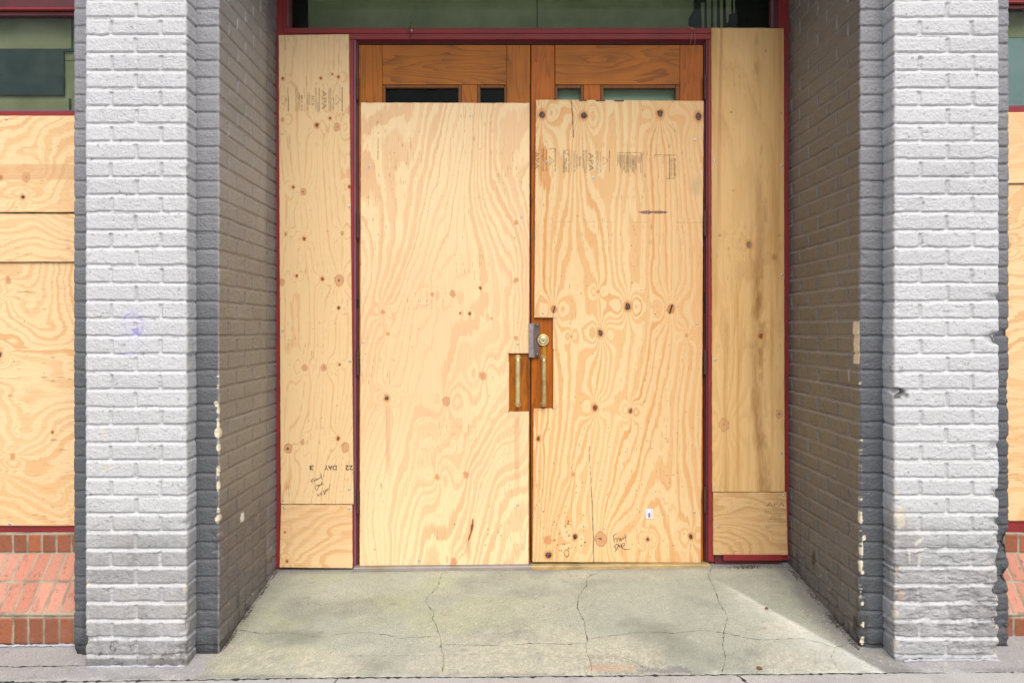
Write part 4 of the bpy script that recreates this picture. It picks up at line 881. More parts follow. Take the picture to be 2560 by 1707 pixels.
def flat_bm(rects, yf, s):   # rects in pixels: x0,y0,x1,y1
    bm = bmesh.new()
    for (a0, b0, a1, b1) in rects:
        X0, X1 = (a0 - VX) / s, (a1 - VX) / s; Z0, Z1 = CZ + (HY - b1) / s, CZ + (HY - b0) / s
        bm.faces.new([bm.verts.new(q) for q in ((X0, yf, Z0), (X1, yf, Z0), (X1, yf, Z1), (X0, yf, Z1))])
    return bm
def tri_outline(bm, cx, cy, w, h, yf, s, t=1.6):   # triangle logo with its apex to the right
    P = [(cx - w / 2, cy - h / 2), (cx + w / 2, cy), (cx - w / 2, cy + h / 2)]
    cxx, cyy = cx - w / 6, cy; k = 1 - t * 2.6 / h
    Pi = [(cxx + (a - cxx) * k, cyy + (b - cyy) * k) for a, b in P]
    cv = lambda q: bm.verts.new(((q[0] - VX) / s, yf, CZ + (HY - q[1]) / s))
    for i in range(3):
        a, b, c, d = P[i], P[(i + 1) % 3], Pi[(i + 1) % 3], Pi[i]; bm.faces.new([cv(a), cv(b), cv(c), cv(d)])
def px_text(parent, body, px, py, wpx, hpx, rot, mat, yf, name='grade_stamp'):
    """wpx x hpx: size of the lettering along and across its reading direction, in photo pixels"""
    s = S(yf); return put_text(name, body, (px - VX) / s, CZ + (HY - py) / s, yf, hpx / s, rot, mat, parent, wtarget=wpx / s)
# right door stamps (read downwards)
y_ = YS2 - 0.002 - 0.0026; s_ = S(y_)
px_text(sR, 'APA', 1342, 401, 46, 11, -90, M['stamp'], y_); px_text(sR, 'APA', 1478, 405, 46, 12, -90, M['stamp'], y_)
bm = flat_bm([(1354.5,371,1355.8,429),(1358.2,371,1359.6,429),(1387.2,371,1389,429),(1407.6,374,1408.8,432),(1410.2,374,1411.4,432),(1428,374,1429,430),
              (1462,375,1463.4,433),(1466,375,1467.4,433),(1490,376,1491,434),(1494,376,1495.2,434),(1523,377,1524.6,396),(1523,400,1524,430),(1374,371,1388,372)], y_, s_)
bm_obj('grade_stamp', bm, M['stamp_dark'], sR)
px_text(sR, 'Georgia-Pacific', 1366, 401, 54, 4.6, -90, M['stamp_dark'], y_); px_text(sR, 'Georgia-Pacific', 1501.5, 405, 52, 4.2, -90, M['stamp'], y_)
for q in (1379, 1514):
    bm = bmesh.new(); tri_outline(bm, q, 402, 13, 23, y_, s_); bm_obj('grade_stamp', bm, M['stamp_dark'], sR)
px_text(sR, 'MILL 479', 1415.5, 413, 34, 4.4, -90, M['stamp_dark'], y_); px_text(sR, 'PS 1-09  CERTIFIED', 1421.5, 409, 46, 3.4, -90, M['stamp_dark'], y_)
px_text(sR, 'THICKNESS 0.451 IN', 1436, 403, 54, 4.4, -90, M['stamp_dark'], y_); px_text(sR, 'EXPOSURE 1', 1442.5, 404, 34, 3.6, -90, M['stamp_dark'], y_)
px_text(sR, '32/16', 1450, 403, 24, 6.4, -90, M['stamp_dark'], y_); px_text(sR, 'RATED SHEATHING', 1458, 398, 44, 3.6, -90, M['stamp_dark'], y_)
bm = bmesh.new()
for rr_ in (5.4,):
    n = 20
    for k in range(n):
        a0, a1 = 2 * math.pi * k / n, 2 * math.pi * (k + 1) / n
        q = [((1418 + r * math.cos(a) - VX) / s_, y_, CZ + (HY - (380 + r * math.sin(a))) / s_) for r, a in ((5.8, a0), (5.8, a1), (4.9, a1), (4.9, a0))]
        bm.faces.new([bm.verts.new(v) for v in q])
bm_obj('grade_stamp', bm, M['stamp_dark'], sR)
# smeared stamps further right
rr_ = random.Random(3); rects = [(1543, 381, 1606, 383), (1604.5, 383, 1606.5, 432)]
for k in range(26):
    x = 1543 + k * 2.4; rects.append((x, 384 + rr_.uniform(0, 6), x + rr_.uniform(1.0, 2.0), 384 + rr_.uniform(20, 54)))
bm_obj('grade_stamp', flat_bm(rects, y_, s_), M['stamp_smear'], sR)
px_text(sR, 'PLYWOOD SPAN RATED', 1570, 407, 46, 5, -90, M['stamp'], y_); px_text(sR, 'NER 108', 1582, 414, 34, 6, -90, M['stamp'], y_)
bm_obj('grade_stamp', flat_bm([(1637,387,1690,388.4),(1636,388,1637.6,396),(1673,388,1674.6,446),(1667,445.4,1687,447)] , y_, s_), M['stamp_dark'], sR)
rects = []
for k in range(24):
    y0 = 396 + k * 1.9; rects.append((1684, y0, 1688 + rr_.uniform(0, 2.4), y0 + rr_.uniform(0.7, 1.4)))
bm_obj('grade_stamp', flat_bm(rects, y_, s_), M['stamp_dark'], sR)
px_text(sR, '1 2 3 1', 1658, 400, 16, 5, -90, M['stamp'], y_); px_text(sR, 'SIZED FOR SPACING', 1679, 418, 48, 4.6, -90, M['stamp_dark'], y_)
# left strip stamps
y_ = YS1 - 0.0026; s_ = S(y_)
bm = flat_bm([(719,218,720.6,240),(719.6,240,722,279),(739,220,740,279),(742,220,743,280),(760,220,761,245),(760,258,761,280),(794,254,795.6,280),(797.6,220,799,280),(822,220,823.4,279),(826,220,827.6,279),(854.5,218,856.6,279),(871.5,262,872.8,283)], y_, s_)
bm_obj('grade_stamp', bm, M['stamp_dark'], sA)
for q in (711, 846):
    bm = bmesh.new(); tri_outline(bm, q, 250, 13, 25, y_, s_); bm_obj('grade_stamp', bm, M['stamp_dark'], sA)
px_text(sA, 'APA', 810.5, 250, 48, 12.5, -90, M['stamp'], y_); px_text(sA, 'LUMBER CONTENT', 748, 254, 42, 4.2, -90, M['stamp_dark'], y_); px_text(sA, 'MILL 479', 754.5, 258, 38, 4.6, -90, M['stamp_dark'], y_)
px_text(sA, 'THICKNESS 0.451', 769.5, 254, 46, 4.4, -90, M['stamp_dark'], y_); px_text(sA, 'EXPOSURE 1', 774, 250, 34, 3.2, -90, M['stamp'], y_); px_text(sA, '32/16', 782.5, 251, 24, 6.4, -90, M['stamp_dark'], y_)
px_text(sA, 'RATED SHEATHING', 790, 248, 54, 3.8, -90, M['stamp_dark'], y_); px_text(sA, 'Georgia-Pacific', 833, 252, 54, 5, -90, M['stamp'], y_)
# stencil, upside down
for t, px, w in (('3', 779, 11), ('DAY', 826, 31), ('22', 873, 19)): px_text(sA, t, px, 1168.5, w, 11.5, 180, M['stencil'], y_, 'stencil_mark')
# low right offcut
y6 = YS1 + 0.001 - 0.0026
px_text(sB2, 'APA', 1939, 1260, 46, 11, 0, M['stamp'], y6); px_text(sB2, 'RATED SHEATHING', 1939, 1281.5, 52, 4, 0, M['stamp'], y6); px_text(sB2, '32/16', 1940, 1289, 26, 6, 0, M['stamp'], y6)
px_text(sB2, 'EXPOSURE 1', 1941, 1297, 34, 4, 0, M['stamp'], y6); px_text(sB2, 'THICKNESS 0.451 IN', 1940, 1302.5, 46, 4, 0, M['stamp'], y6); px_text(sB2, '479', 1921, 1318, 16, 6, 0, M['stamp'], y6)
bm_obj('grade_stamp', flat_bm([(1909,1248,1964,1249),(1910,1272.6,1966,1273.8),(1911,1276,1966,1277.2),(1912,1312,1968,1313)], y6, S(y6)), M['stamp'], sB2)
# handwriting: strokes of a marker
def strokes(name, parent, lines, yf, w, mat):
    s = S(yf); bm = bmesh.new()
    for ln in lines:
        P = [((a - VX) / s, CZ + (HY - b) / s) for a, b in ln]; vs = []
        for i, q in enumerate(P):
            p0 = P[max(0, i - 1)]; p1 = P[min(len(P) - 1, i + 1)]; dx, dz = p1[0] - p0[0], p1[1] - p0[1]; l = math.hypot(dx, dz) + 1e-9
            hw = w / 2 / s * (0.7 if i in (0, len(P) - 1) else 1.0)
            vs.append((bm.verts.new((q[0] - dz / l * hw, yf, q[1] + dx / l * hw)), bm.verts.new((q[0] + dz / l * hw, yf, q[1] - dx / l * hw))))
        for a, b in zip(vs, vs[1:]): bm.faces.new((a[0], a[1], b[1], b[0]))
    return bm_obj(name, bm, mat, parent)
def zm(ox, oy, k, pts): return [(ox + a / k, oy + b / k) for a, b in pts]
A_ = lambda p_: zm(740, 1130, 9.222, p_)
strokes('handwriting', sA, [A_(q) for q in (
  [(340,660),(370,630),(408,585)], [(350,650),(365,680),(380,718)], [(365,672),(400,645)],
  [(412,640),(425,665),(436,692)], [(422,655),(440,628),(452,634)], [(470,605),(455,625),(468,645),(486,632),(484,608),(470,605)],
  [(500,640),(495,600),(520,628),(540,578)], [(540,578),(548,600),(592,515)], [(568,470),(580,540),(590,585),(602,640)],
  [(428,800),(452,830),(470,875)], [(436,795),(460,770),(500,760),(520,790),(505,830),(470,878)], [(520,745),(508,765),(520,785),(535,770),(520,745)], [(548,735),(538,755),(550,772),(565,755),(548,735)],
  [(575,715),(585,735),(592,760)], [(578,712),(598,680),(605,700),(590,730),(612,728),(640,740)],
  [(485,955),(498,985),(515,1022),(525,960),(545,1000),(556,955)], [(556,925),(572,965),(585,1000)], [(590,985),(580,900),(625,955),(630,880)],
  [(645,895),(655,930),(655,978)], [(642,895),(680,870),(690,910),(655,978)], [(705,850),(698,880),(712,895),(722,870),(705,850)],
  [(715,835),(730,880),(738,825),(760,868),(790,720)], [(738,905),(745,912),(750,905)])], YS1 - 0.0028, 1.25, M['inkblack'])
B_ = lambda p_: zm(1500, 1240, 9.8, p_)
strokes('handwriting', sR, [B_(q) for q in (
  [(312,970),(360,940),(418,905)], [(325,965),(340,1040),(358,1140)], [(345,1045),(400,1018)],
  [(410,1035),(420,1080),(428,1118)], [(418,1065),(440,1010),(460,1018)], [(480,1020),(465,1060),(490,1090),(508,1055),(495,1015),(480,1020)],
  [(520,1085),(515,1010),(550,1070),(565,985)], [(545,1065),(600,1015),(645,985)], [(610,920),(622,1000),(632,1110)],
  [(350,1255),(345,1225),(370,1190),(420,1170),(452,1185),(440,1240),(400,1310),(358,1368)], [(375,1215),(385,1270),(392,1300)],
  [(465,1180),(468,1220),(490,1250)], [(492,1185),(490,1240),(520,1225),(515,1180)], [(535,1270),(528,1200),(550,1160),(600,1140),(602,1195),(545,1225)], [(545,1225),(555,1270),(620,1298),(700,1300),(738,1292)])], YS2 - 0.005, 1.35, M['inkblack'])
# pencil ticks at the corners of the cut-outs
for q in ([[(1383,780),(1383.5,796)],[(1380,795.4),(1394,795.6)],[(1383,875),(1391,875.3)],[(1381,1021),(1393,1021)],[(1382.5,1018),(1382,1026)]]): strokes('pencil_tick', sR, [q], YS2 - 0.005, 0.9, M['inkblack'])
for q in ([[(1268,883),(1276,883)],[(1265,1029),(1275,1029)],[(1271.5,1024),(1271,1034)]]): strokes('pencil_tick', sL, [q], YS2 - 0.003, 0.9, M['inkblack'])
for q in ((1447,250.6,1467,254),(1489,250.8,1513,254.4),(1535,251.2,1559,254.8)): bm_obj('ink_smudge', flat_bm([q], YS2 - 0.005, S(YS2)), M['stain'], sR)
# sticker
y7 = YS2 - 0.0052; s7 = S(y7); x0, x1 = (1614 - VX) / s7, (1632.5 - VX) / s7; z0, z1 = CZ + (HY - 1295.5) / s7, CZ + (HY - 1271) / s7
st = empty('price_sticker', (x0, y7, z0), 'small white printed sticker with a barcode low on the right door sheet', 'sticker')
bm = bmesh.new(); box(bm, x0, x1, y7, y7 + 0.0012, z0, z1, 0.0003); bm_obj('paper', bm, M['white'], st)
rects = [(1620.5, 1281.5 + k * 1.05, 1626, 1282.1 + k * 1.05 + (k % 3) * 0.2) for k in range(11)] + [(1616 + (k % 2) * 1.6, 1275 + k * 1.9, 1616.7 + (k % 2) * 1.6, 1276.3 + k * 1.9) for k in range(9)] + [(1628.5 + (k % 2) * 1.3, 1273 + k * 1.6, 1629.2 + (k % 2) * 1.3, 1274.3 + k * 1.6) for k in range(12)]
bm_obj('barcode', flat_bm(rects, y7 - 0.0005, s7), M['bar'], st)

# ------------------------------------------------------------------ red door frame and transom
def bx(name, mat, parent, a0, b0, a1, b1, yf, th, bev=0.0016, zadd0=0):
    """a box whose front face covers the measured rectangle a0..a1 x b0..b1 at depth yf"""
    s = S(yf); bm = bmesh.new()
    box(bm, (a0 - VX) / s, (a1 - VX) / s, yf, yf + th, CZ + (HY - b1) / s - zadd0, CZ + (HY - b0) / s, bev); return bm_obj(name, bm, mat, parent)
fr = empty('door_frame', (0.14, YB, 0.12), 'dark red painted wooden frame round the double doors, side panels and transom', 'door frame')
TOPPX = -148
bx('jamb', M['red'], fr, 686, TOPPX, 707, 1421, YB, 0.07, 0.003)
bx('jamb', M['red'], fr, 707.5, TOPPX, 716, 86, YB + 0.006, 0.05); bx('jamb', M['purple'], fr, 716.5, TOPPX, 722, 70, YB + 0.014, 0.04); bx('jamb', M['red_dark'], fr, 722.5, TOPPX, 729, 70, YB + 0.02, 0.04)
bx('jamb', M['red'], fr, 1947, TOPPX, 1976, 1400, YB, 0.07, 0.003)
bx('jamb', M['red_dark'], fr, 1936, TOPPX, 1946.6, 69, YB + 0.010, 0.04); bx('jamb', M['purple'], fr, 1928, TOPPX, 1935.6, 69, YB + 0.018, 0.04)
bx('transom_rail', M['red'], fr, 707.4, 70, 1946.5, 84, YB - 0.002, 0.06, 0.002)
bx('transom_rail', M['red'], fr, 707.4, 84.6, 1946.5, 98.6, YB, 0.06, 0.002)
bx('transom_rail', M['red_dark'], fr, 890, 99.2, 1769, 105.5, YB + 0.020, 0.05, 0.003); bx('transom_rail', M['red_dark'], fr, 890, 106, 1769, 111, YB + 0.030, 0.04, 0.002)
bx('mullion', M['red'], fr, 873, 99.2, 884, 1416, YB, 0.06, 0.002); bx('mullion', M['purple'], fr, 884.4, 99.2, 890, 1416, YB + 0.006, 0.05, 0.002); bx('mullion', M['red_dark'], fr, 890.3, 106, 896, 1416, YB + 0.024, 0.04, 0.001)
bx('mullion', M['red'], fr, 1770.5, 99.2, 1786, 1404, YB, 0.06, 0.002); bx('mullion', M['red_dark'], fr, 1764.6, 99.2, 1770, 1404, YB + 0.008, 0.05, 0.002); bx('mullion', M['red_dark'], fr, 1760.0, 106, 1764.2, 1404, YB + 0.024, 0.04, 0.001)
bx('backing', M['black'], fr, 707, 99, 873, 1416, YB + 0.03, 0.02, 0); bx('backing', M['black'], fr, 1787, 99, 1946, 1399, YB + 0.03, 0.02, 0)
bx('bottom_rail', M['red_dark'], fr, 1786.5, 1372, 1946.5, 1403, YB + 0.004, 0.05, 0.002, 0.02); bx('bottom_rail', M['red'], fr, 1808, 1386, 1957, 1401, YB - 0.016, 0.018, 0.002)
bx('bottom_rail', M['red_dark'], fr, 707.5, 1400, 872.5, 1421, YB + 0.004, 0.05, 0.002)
# transom glass, and panels behind it painted as its street reflection
bx('glass_pane', M['glass'], fr, 727, TOPPX, 1931, 72, YB + 0.040, 0.005, 0)
bx('strike_slot', M['black'], fr, 890.8, 748, 896.5, 770, YB + 0.0225, 0.004, 0); bx('strike_slot', M['black'], fr, 1759.5, 731, 1764.4, 783, YB + 0.0225, 0.004, 0)
iw = empty('reflection_panel', (0.2, 1.0, 2.2), 'dull green panels painted as the reflection in the transom glass above the doors', 'panel')
bx('board', M['olive_dark'], iw, 770, TOPPX - 60, 1342, 110, 0.93, 0.02); bx('board', M['olive_dark'], iw, 1344, TOPPX - 60, 1735, 110, 0.932, 0.02)  # not real boards: panels of the painted transom reflection
s = S(0.926); bm = bmesh.new(); prism(bm, [((a - VX) / s, CZ + (HY - b) / s) for a, b in ((1768,-40),(1722,48),(1722,112),(1800,112),(1800,-40))], 0.926, 0.93); bm_obj('dark_reflection', bm, M['teal'], iw)
bm = bmesh.new(); rr_ = random.Random(5)
for (xa, xb, ya, yb) in ((1752,1761,8,90),(1765,1778,-60,95),(1781,1793,-60,92),(1798,1808,-60,94),(1812,1829,-60,40),(1814,1822,36,60),(1831,1838,-60,36)):
    X0, X1 = (xa - VX) / s, (xb - VX) / s; Zt, Zb = CZ + (HY - ya) / s, CZ + (HY - yb) / s
    prism(bm, [(X0, Zt), (X1, Zt), (X1 - 0.003, Zb + 0.01), (X0 + 0.006, Zb)], 0.9235, 0.925)
bm_obj('reflected_lettering', bm, M['olive_dark'], iw)
bx('board', M['black'], iw, 1801, TOPPX - 60, 2010, 115, 0.94, 0.02, 0); bx('board', M['black'], iw, 640, TOPPX - 60, 769, 110, 0.94, 0.02, 0)
bx('board', M['black'], iw, 640, 100, 2000, 420, 1.06, 0.02, 0)

# ------------------------------------------------------------------ doors
YD = YB + 0.028
def hinge(parent, px, py0, py1):
    s = S(YD - 0.012); x = (px - VX) / s; z0, z1 = CZ + (HY - py1) / s, CZ + (HY - py0) / s; h = (z1 - z0)
    bm = bmesh.new()
    for k in range(5): tube(bm, [(x, YB + 0.004, z0 + h * (k + 0.04) / 5), (x, YB + 0.004, z0 + h * (k + 0.96) / 5)], 0.0085, 10)
    tube(bm, [(x, YB + 0.004, z0 - 0.004), (x, YB + 0.004, z1 + 0.004)], 0.006, 10)
    bm_obj('hinge', bm, M['hinge'], parent, smooth=False)
def glass_opening(parent, a0, a1, b0, b1, bead, gx0, gx1, mat_in):
    s = S(YD)
    for (p0, p1, q0, q1) in ((a0, gx0, b0, b1), (gx1, a1, b0, b1)): bx('bead', M['wood_v3'], parent, p0 + 0.6, b0 + 0.6, p1, b1, YD + 0.006, 0.02, 0.002)
    bx('bead', M['wood_v3'], parent, gx0, b0 + 0.6, gx1, b0 + bead, YD + 0.006, 0.02, 0.002)
    bx('glass_pane', M['glass'], parent, gx0 - 2, b0 + bead - 2, gx1 + 2, b1, YD + 0.020, 0.005, 0)
    bx('inner_lining', mat_in, parent, gx0 - 20, b0 - 4, gx1 + 20, b1, YD + 0.055 if mat_in is M['door_in'] else YD + 0.14, 0.004, 0)
# left leaf
dl = empty('door', (-0.30, YD, 0.10), 'left varnished wooden door leaf, dark behind its small top windows', 'door', 'pair of varnished entrance doors')
DB = 1412
bx('stile', M['wood_v'], dl, 897, 113, 955.5, DB, YD, 0.044); bx('stile', M['wood_v'], dl, 1267, 113, 1325.6, DB, YD, 0.044)
bx('rail', M['wood_h'], dl, 956, 113, 1266.5, 212, YD + 0.0006, 0.043); bx('muntin', M['wood_v'], dl, 1154, 212.5, 1193.5, 700, YD, 0.043)
bx('rail', M['wood_h'], dl, 956, 700.5, 1266.5, 900, YD + 0.0006, 0.043); bx('panel', M['wood_v3'], dl, 956, 900.5, 1266.5, DB, YD + 0.008, 0.03)
glass_opening(dl, 955.5, 1154, 212, 700, 8, 963.5, 1145, M['black']); glass_opening(dl, 1193.5, 1267, 212, 700, 8, 1201, 1260, M['black'])
bx('astragal', M['purple'], dl, 1320.2, 259, 1325.0, 808, YD - 0.012, 0.011, 0.001); bx('astragal', M['wood_v3'], dl, 1320.2, 894, 1325.0, 1408, YD - 0.012, 0.011, 0.001)
for a, b in ((191, 251), (533, 595), (877, 937), (1222, 1281)): hinge(dl, 895.0, a, b)
# right leaf
dr = empty('door', (0.59, YD, 0.11), 'right varnished wooden door leaf with a brass cylinder lock', 'door', 'pair of varnished entrance doors')
bx('stile', M['wood_v2'], dr, 1328, 113, 1386.4, 1402, YD, 0.044); bx('stile', M['wood_v2'], dr, 1700, 113, 1758, 1402, YD, 0.044)
bx('rail', M['wood_h2'], dr, 1388, 113, 1699.5, 212, YD + 0.0006, 0.043); bx('muntin', M['wood_v2'], dr, 1459, 212.5, 1501.5, 700, YD, 0.043)
bx('rail', M['wood_h2'], dr, 1387, 700.5, 1699.5, 900, YD + 0.0006, 0.043); bx('panel', M['wood_v2'], dr, 1387, 900.5, 1699.5, 1402, YD + 0.008, 0.03)
glass_opening(dr, 1387, 1459, 212, 700, 9, 1394, 1452, M['door_in']); glass_opening(dr, 1501.5, 1700, 212, 700, 9, 1509, 1688.5, M['door_in'])
for a, b in ((192, 250), (529, 590), (876, 934), (1217, 1277)): hinge(dr, 1761.5, a, b)
bm = bmesh.new(); s = S(YD + 0.05); box(bm, (1325.8 - VX) / s - .004, (1327.6 - VX) / s + .004, YD + 0.046, YD + 0.05, 0.1, 2.85, 0); bm_obj('gap_seal', bm, M['black'], dr)
# brass pulls
def pull(parent, px, pyt, pyb, mat, r=0.0122):
    yf = YD - 0.055; s = S(yf); x = (px - VX) / s; zt = CZ + (HY - pyt) / s - r; zb = CZ + (HY - pyb) / s + r
    pts = [(x, YD, zt - 0.004)]; R = 0.022
    for k in range(7):
        a = math.pi / 2 * k / 6; pts.append((x, yf + r + R - R * math.sin(a), zt - 0.004 - R + R * math.cos(a)))
    for k in range(1, 9): pts.append((x, yf + r, zt - R - (zt - zb - 2 * R) * k / 9))
    for k in range(7):
        a = math.pi / 2 * k / 6; pts.append((x, yf + r + R - R * math.cos(a), zb + 0.004 + R - R * math.sin(a)))
    pts.append((x, YD, zb + 0.004))
    bm = bmesh.new(); tube(bm, pts, r, 20); o = bm_obj('pull_handle', bm, mat, parent, smooth=True)
    bm = bmesh.new()
    for z in (zb + 0.004, zt - 0.004): disc(bm, x, YD - 0.0005, z, [(0.017, 0.0), (0.017, -0.002), (0.013, -0.003), (0.004, -0.003)], 20)
    bm_obj('rose', bm, M['brass_worn'], o, smooth=True)
pull(dl, 1295, 887, 1021, M['brass']); pull(dr, 1360, 888, 1021, M['brass_worn'])
s = S(YD); bx('lock_plate', M['brass_plate'], dr, 1356, 862, 1365.5, 897, YD - 0.0035, 0.0045, 0.001)
bm = bmesh.new(); cx, cz = (1358 - VX) / S(YD - 0.02), CZ + (HY - 850) / S(YD - 0.02)
disc(bm, cx, YD, cz, [(0.0315, 0.0), (0.0315, -0.009), (0.0285, -0.014), (0.0255, -0.014), (0.0235, -0.0105), (0.0225, -0.0105), (0.020, -0.018), (0.0135, -0.020), (0.0125, -0.0185), (0.011, -0.019)], 40)
lk = bm_obj('cylinder_lock', bm, M['brass'], dr, smooth=True)
bm = bmesh.new(); disc(bm, cx, YD - 0.0185, cz - 0.001, [(0.0105, 0), (0.0105, -0.0015), (0.0098, -0.002)], 24); bm_obj('lock_core', bm, M['nickel'], lk, smooth=False)
bm = bmesh.new(); box(bm, cx - 0.0014, cx + 0.0014, YD - 0.0215, YD - 0.0195, cz - 0.009, cz + 0.003, 0); bm_obj('keyhole', bm, M['black'], lk)
# latch guard
yg = YD - 0.022; s = S(yg)
def q_(a, b): return ((a - VX) / s, CZ + (HY - b) / s)
gd = empty('latch_guard', (q_(1336, 893)[0], YD, q_(1336, 893)[1]), 'worn steel latch guard plate bolted over the lock gap between the doors', 'latch guard')
arc = [q_(1358 - 17.5 * math.cos(math.radians(a)), 850 + 17.5 * math.sin(math.radians(a))) for a in (-42, -25, -8, 8, 25, 42)]
prof = [q_(1334, 808.5), q_(1348.5, 808.5), q_(1350, 810), q_(1350, 833)] + arc + [q_(1350.5, 871), q_(1350.5, 891), q_(1348.5, 893), q_(1334, 893)]
bm = bmesh.new(); prism(bm, prof, yg + 0.006, yg + 0.010); bmesh.ops.bevel(bm, geom=bm.edges[:], offset=0.0006, segments=1, affect='EDGES'); bm_obj('plate', bm, M['steel'], gd)
bm = bmesh.new(); x0, z0 = q_(1322, 893.2); x1, z1 = q_(1333, 808.2); n = 14; rows = []
for k in range(n + 1):
    zz_ = z0 + (z1 - z0) * k / n; c = 1 - (2 * k / n - 1) ** 2
    rows.append([(x0, yg + 0.002, zz_), (x0 + 0.0008, yg, zz_), (x1 - 0.002 + 0.004 * c * 0.5, yg - 0.001 * c, zz_), (x1 + 0.003 + 0.005 * (1 - c), yg + 0.0055, zz_), (x1 + 0.006, yg + 0.0095, zz_), (x0, yg + 0.0095, zz_)])
vv = [[bm.verts.new(c) for c in r] for r in rows]
for a, b in zip(vv, vv[1:]):
    for k in range(6): bm.faces.new((a[k], a[(k + 1) % 6], b[(k + 1) % 6], b[k]))
bm.faces.new(vv[0]); bm.faces.new(vv[-1]); bm_obj('flange', bm, M['steel_pale'], gd)
for b_ in (813, 887.5):
    bm = bmesh.new(); x, z = q_(1343, b_); disc(bm, x, yg + 0.0062, z, [(0.0085, 0), (0.0078, -0.003), (0.005, -0.0052), (0.0015, -0.006)], 18); bm_obj('bolt', bm, M['steel'], gd, smooth=True)

# threshold
s = S(YB + 0.005); bm = bmesh.new(); xa, xb = (886 - VX) / s, (1772 - VX) / s; n = 40; rows = []
for k in range(n + 1):
    x = xa + (xb - xa) * k / n; za = wz(1416.8, YB - 0.01) + (wz(1408.5, YB - 0.01) - wz(1416.8, YB - 0.01)) * k / n
    rows.append([(x, YB + 0.07, za), (x, YB + 0.002, za), (x, YB - 0.010, za - 0.003), (x, YB - 0.014, za - 0.007), (x, YB - 0.034, za - 0.014), (x, YB - 0.036, za - 0.05)])
vv = [[bm.verts.new(c) for c in r] for r in rows]
for a, b in zip(vv, vv[1:]):
    for k in range(5): bm.faces.new((a[k], b[k], b[k + 1], a[k + 1]))
for f in bm.faces: f.material_index = 1 if f.calc_center_median().x > 0.13 else 0
tag(bm_obj('door_threshold', bm, [M['alu'], M['alu_tan']], origin=(0.14, YB, 0.11)), 'low metal threshold strip running under both doors, yellowed at its right half', 'threshold')
# crumbled dirt in the back corner on the right and along the wall foot
def rubble(name, label, pts, seed, w, cat='debris'):
    rr = random.Random(seed); bm = bmesh.new()
    for (x, y) in pts:
        dens = 0.5 + 0.5 * math.sin(x * 23 + y * 31 + seed)
        for _ in range(int(3 + 9 * dens)):
            px, py = x + rr.gauss(0, w * 0.7), y + rr.gauss(0, w); r = rr.uniform(0.0008, 0.0024) * (1 + dens)
            m = bmesh.ops.create_icosphere(bm, subdivisions=1, radius=r)
            for v in m['verts']: v.co = Vector((px + v.co.x * rr.uniform(0.7, 1.5), py + v.co.y * rr.uniform(0.7, 1.5), zg(px, py) + 0.001 + v.co.z * rr.uniform(0.4, 0.9)))
    return tag(bm_obj(name, bm, M['dust'], origin=(pts[0][0], pts[0][1], zg(*pts[0]))), label, cat, kind='stuff')
rubble('wall_foot_dirt', 'crumbled dirt along the foot of the right reveal wall', [(1.462 - 0.004 * (k % 3), 0.80 - k * 0.0145) for k in range(50)], 3, 0.010)
rubble('wall_foot_dirt', 'crumbled dirt along the foot of the left reveal wall', [(-1.176, 0.80 - k * 0.02) for k in range(36)], 4, 0.005)
rubble('corner_dirt', 'dark dirt under the right side panel of the door frame', [(1.08 + k * 0.012, 0.79) for k in range(30)], 5, 0.009)

# ------------------------------------------------------------------ side windows
def bay(x0, x1, lab, headpx, glasspx, inner):
    y = 0.352; w = empty('shop_window', (0.5 * (x0 + x1), y, 0.45), lab, 'window', 'red framed side windows')
    s = S(y); Z = lambda b: CZ + (HY - b) / s
    def b2(name, mat, a, b, z0, z1, ya, yb, bev=0.0015):
        bm = bmesh.new(); box(bm, a, b, ya, yb, z0, z1, bev); return bm_obj(name, bm, mat, w)
    hz = Z(headpx)
    b2('head_rail', M['red'], x0, x1, hz + 0.020, hz + 0.032, y - 0.012, y + 0.04, 0.003); b2('head_rail', M['red_dark'], x0, x1, hz + 0.0325, hz + 0.82, y + 0.002, y + 0.04); b2('head_rail', M['red_dark'], x0, x1, hz, hz + 0.0195, y + 0.004, y + 0.04, 0.003)
    gz = Z(glasspx)
    b2('middle_rail', M['purple'], x0, x1, gz - 0.0095, gz, y - 0.004, y + 0.03, 0.002); b2('middle_rail', M['red'], x0, x1, gz - 0.06, gz - 0.010, y - 0.010, y + 0.03)
    b2('bottom_rail', M['red'], x0, x1, 0.437, 0.50, y - 0.006, y + 0.04, 0.002); b2('lower_backing', M['black'], x0, x1, 0.50, gz - 0.061, y + 0.015, y + 0.02, 0)
    b2('glass_pane', M['glass_clear'], x0, x1, gz, hz, y + 0.016, y + 0.021, 0)
    return gz, hz, w
gz, hz, wl = bay(-3.35, -1.78, 'left side window, glass only at its top above plywood boards', 39, 276, 'olive')
_, _, wr = bay(2.085, 3.35, 'right side window with blue-grey glass at its top beside the chipped pier', 22, 264, 'slate')
ip = empty('reflection_panel', (-2.4, 0.43, 1.7), 'olive panels and dark rectangle painted as the reflection in the left window', 'panel')  # reflection in the pane, painted on panels behind the glass
yi = 0.43
def ib(name, mat, a0, b0, a1, b1, yf=yi, th=0.01, bev=0.001): return bx(name, mat, ip, a0, b0, a1, b1, yf, th, bev)
ib('board', M['olive'], -536, -10, 250, 152); ib('board', M['olive'], -536, 153.5, 250, 330, yi + 0.001)  # not real boards: panels of the left pane's painted reflection
ib('dark_reflection', M['teal'], -536, 122, 159, 238, yi - 0.012); ib('dark_reflection', M['teal'], 159.2, 122, 250, 129, yi - 0.012)
ib('seam', M['teal'], 178, -10, 182, 122, yi - 0.004, 0.003, 0); ib('seam', M['teal'], 172, 247, 177, 330, yi - 0.004, 0.003, 0)  # thin dark lines of the left pane's painted reflection
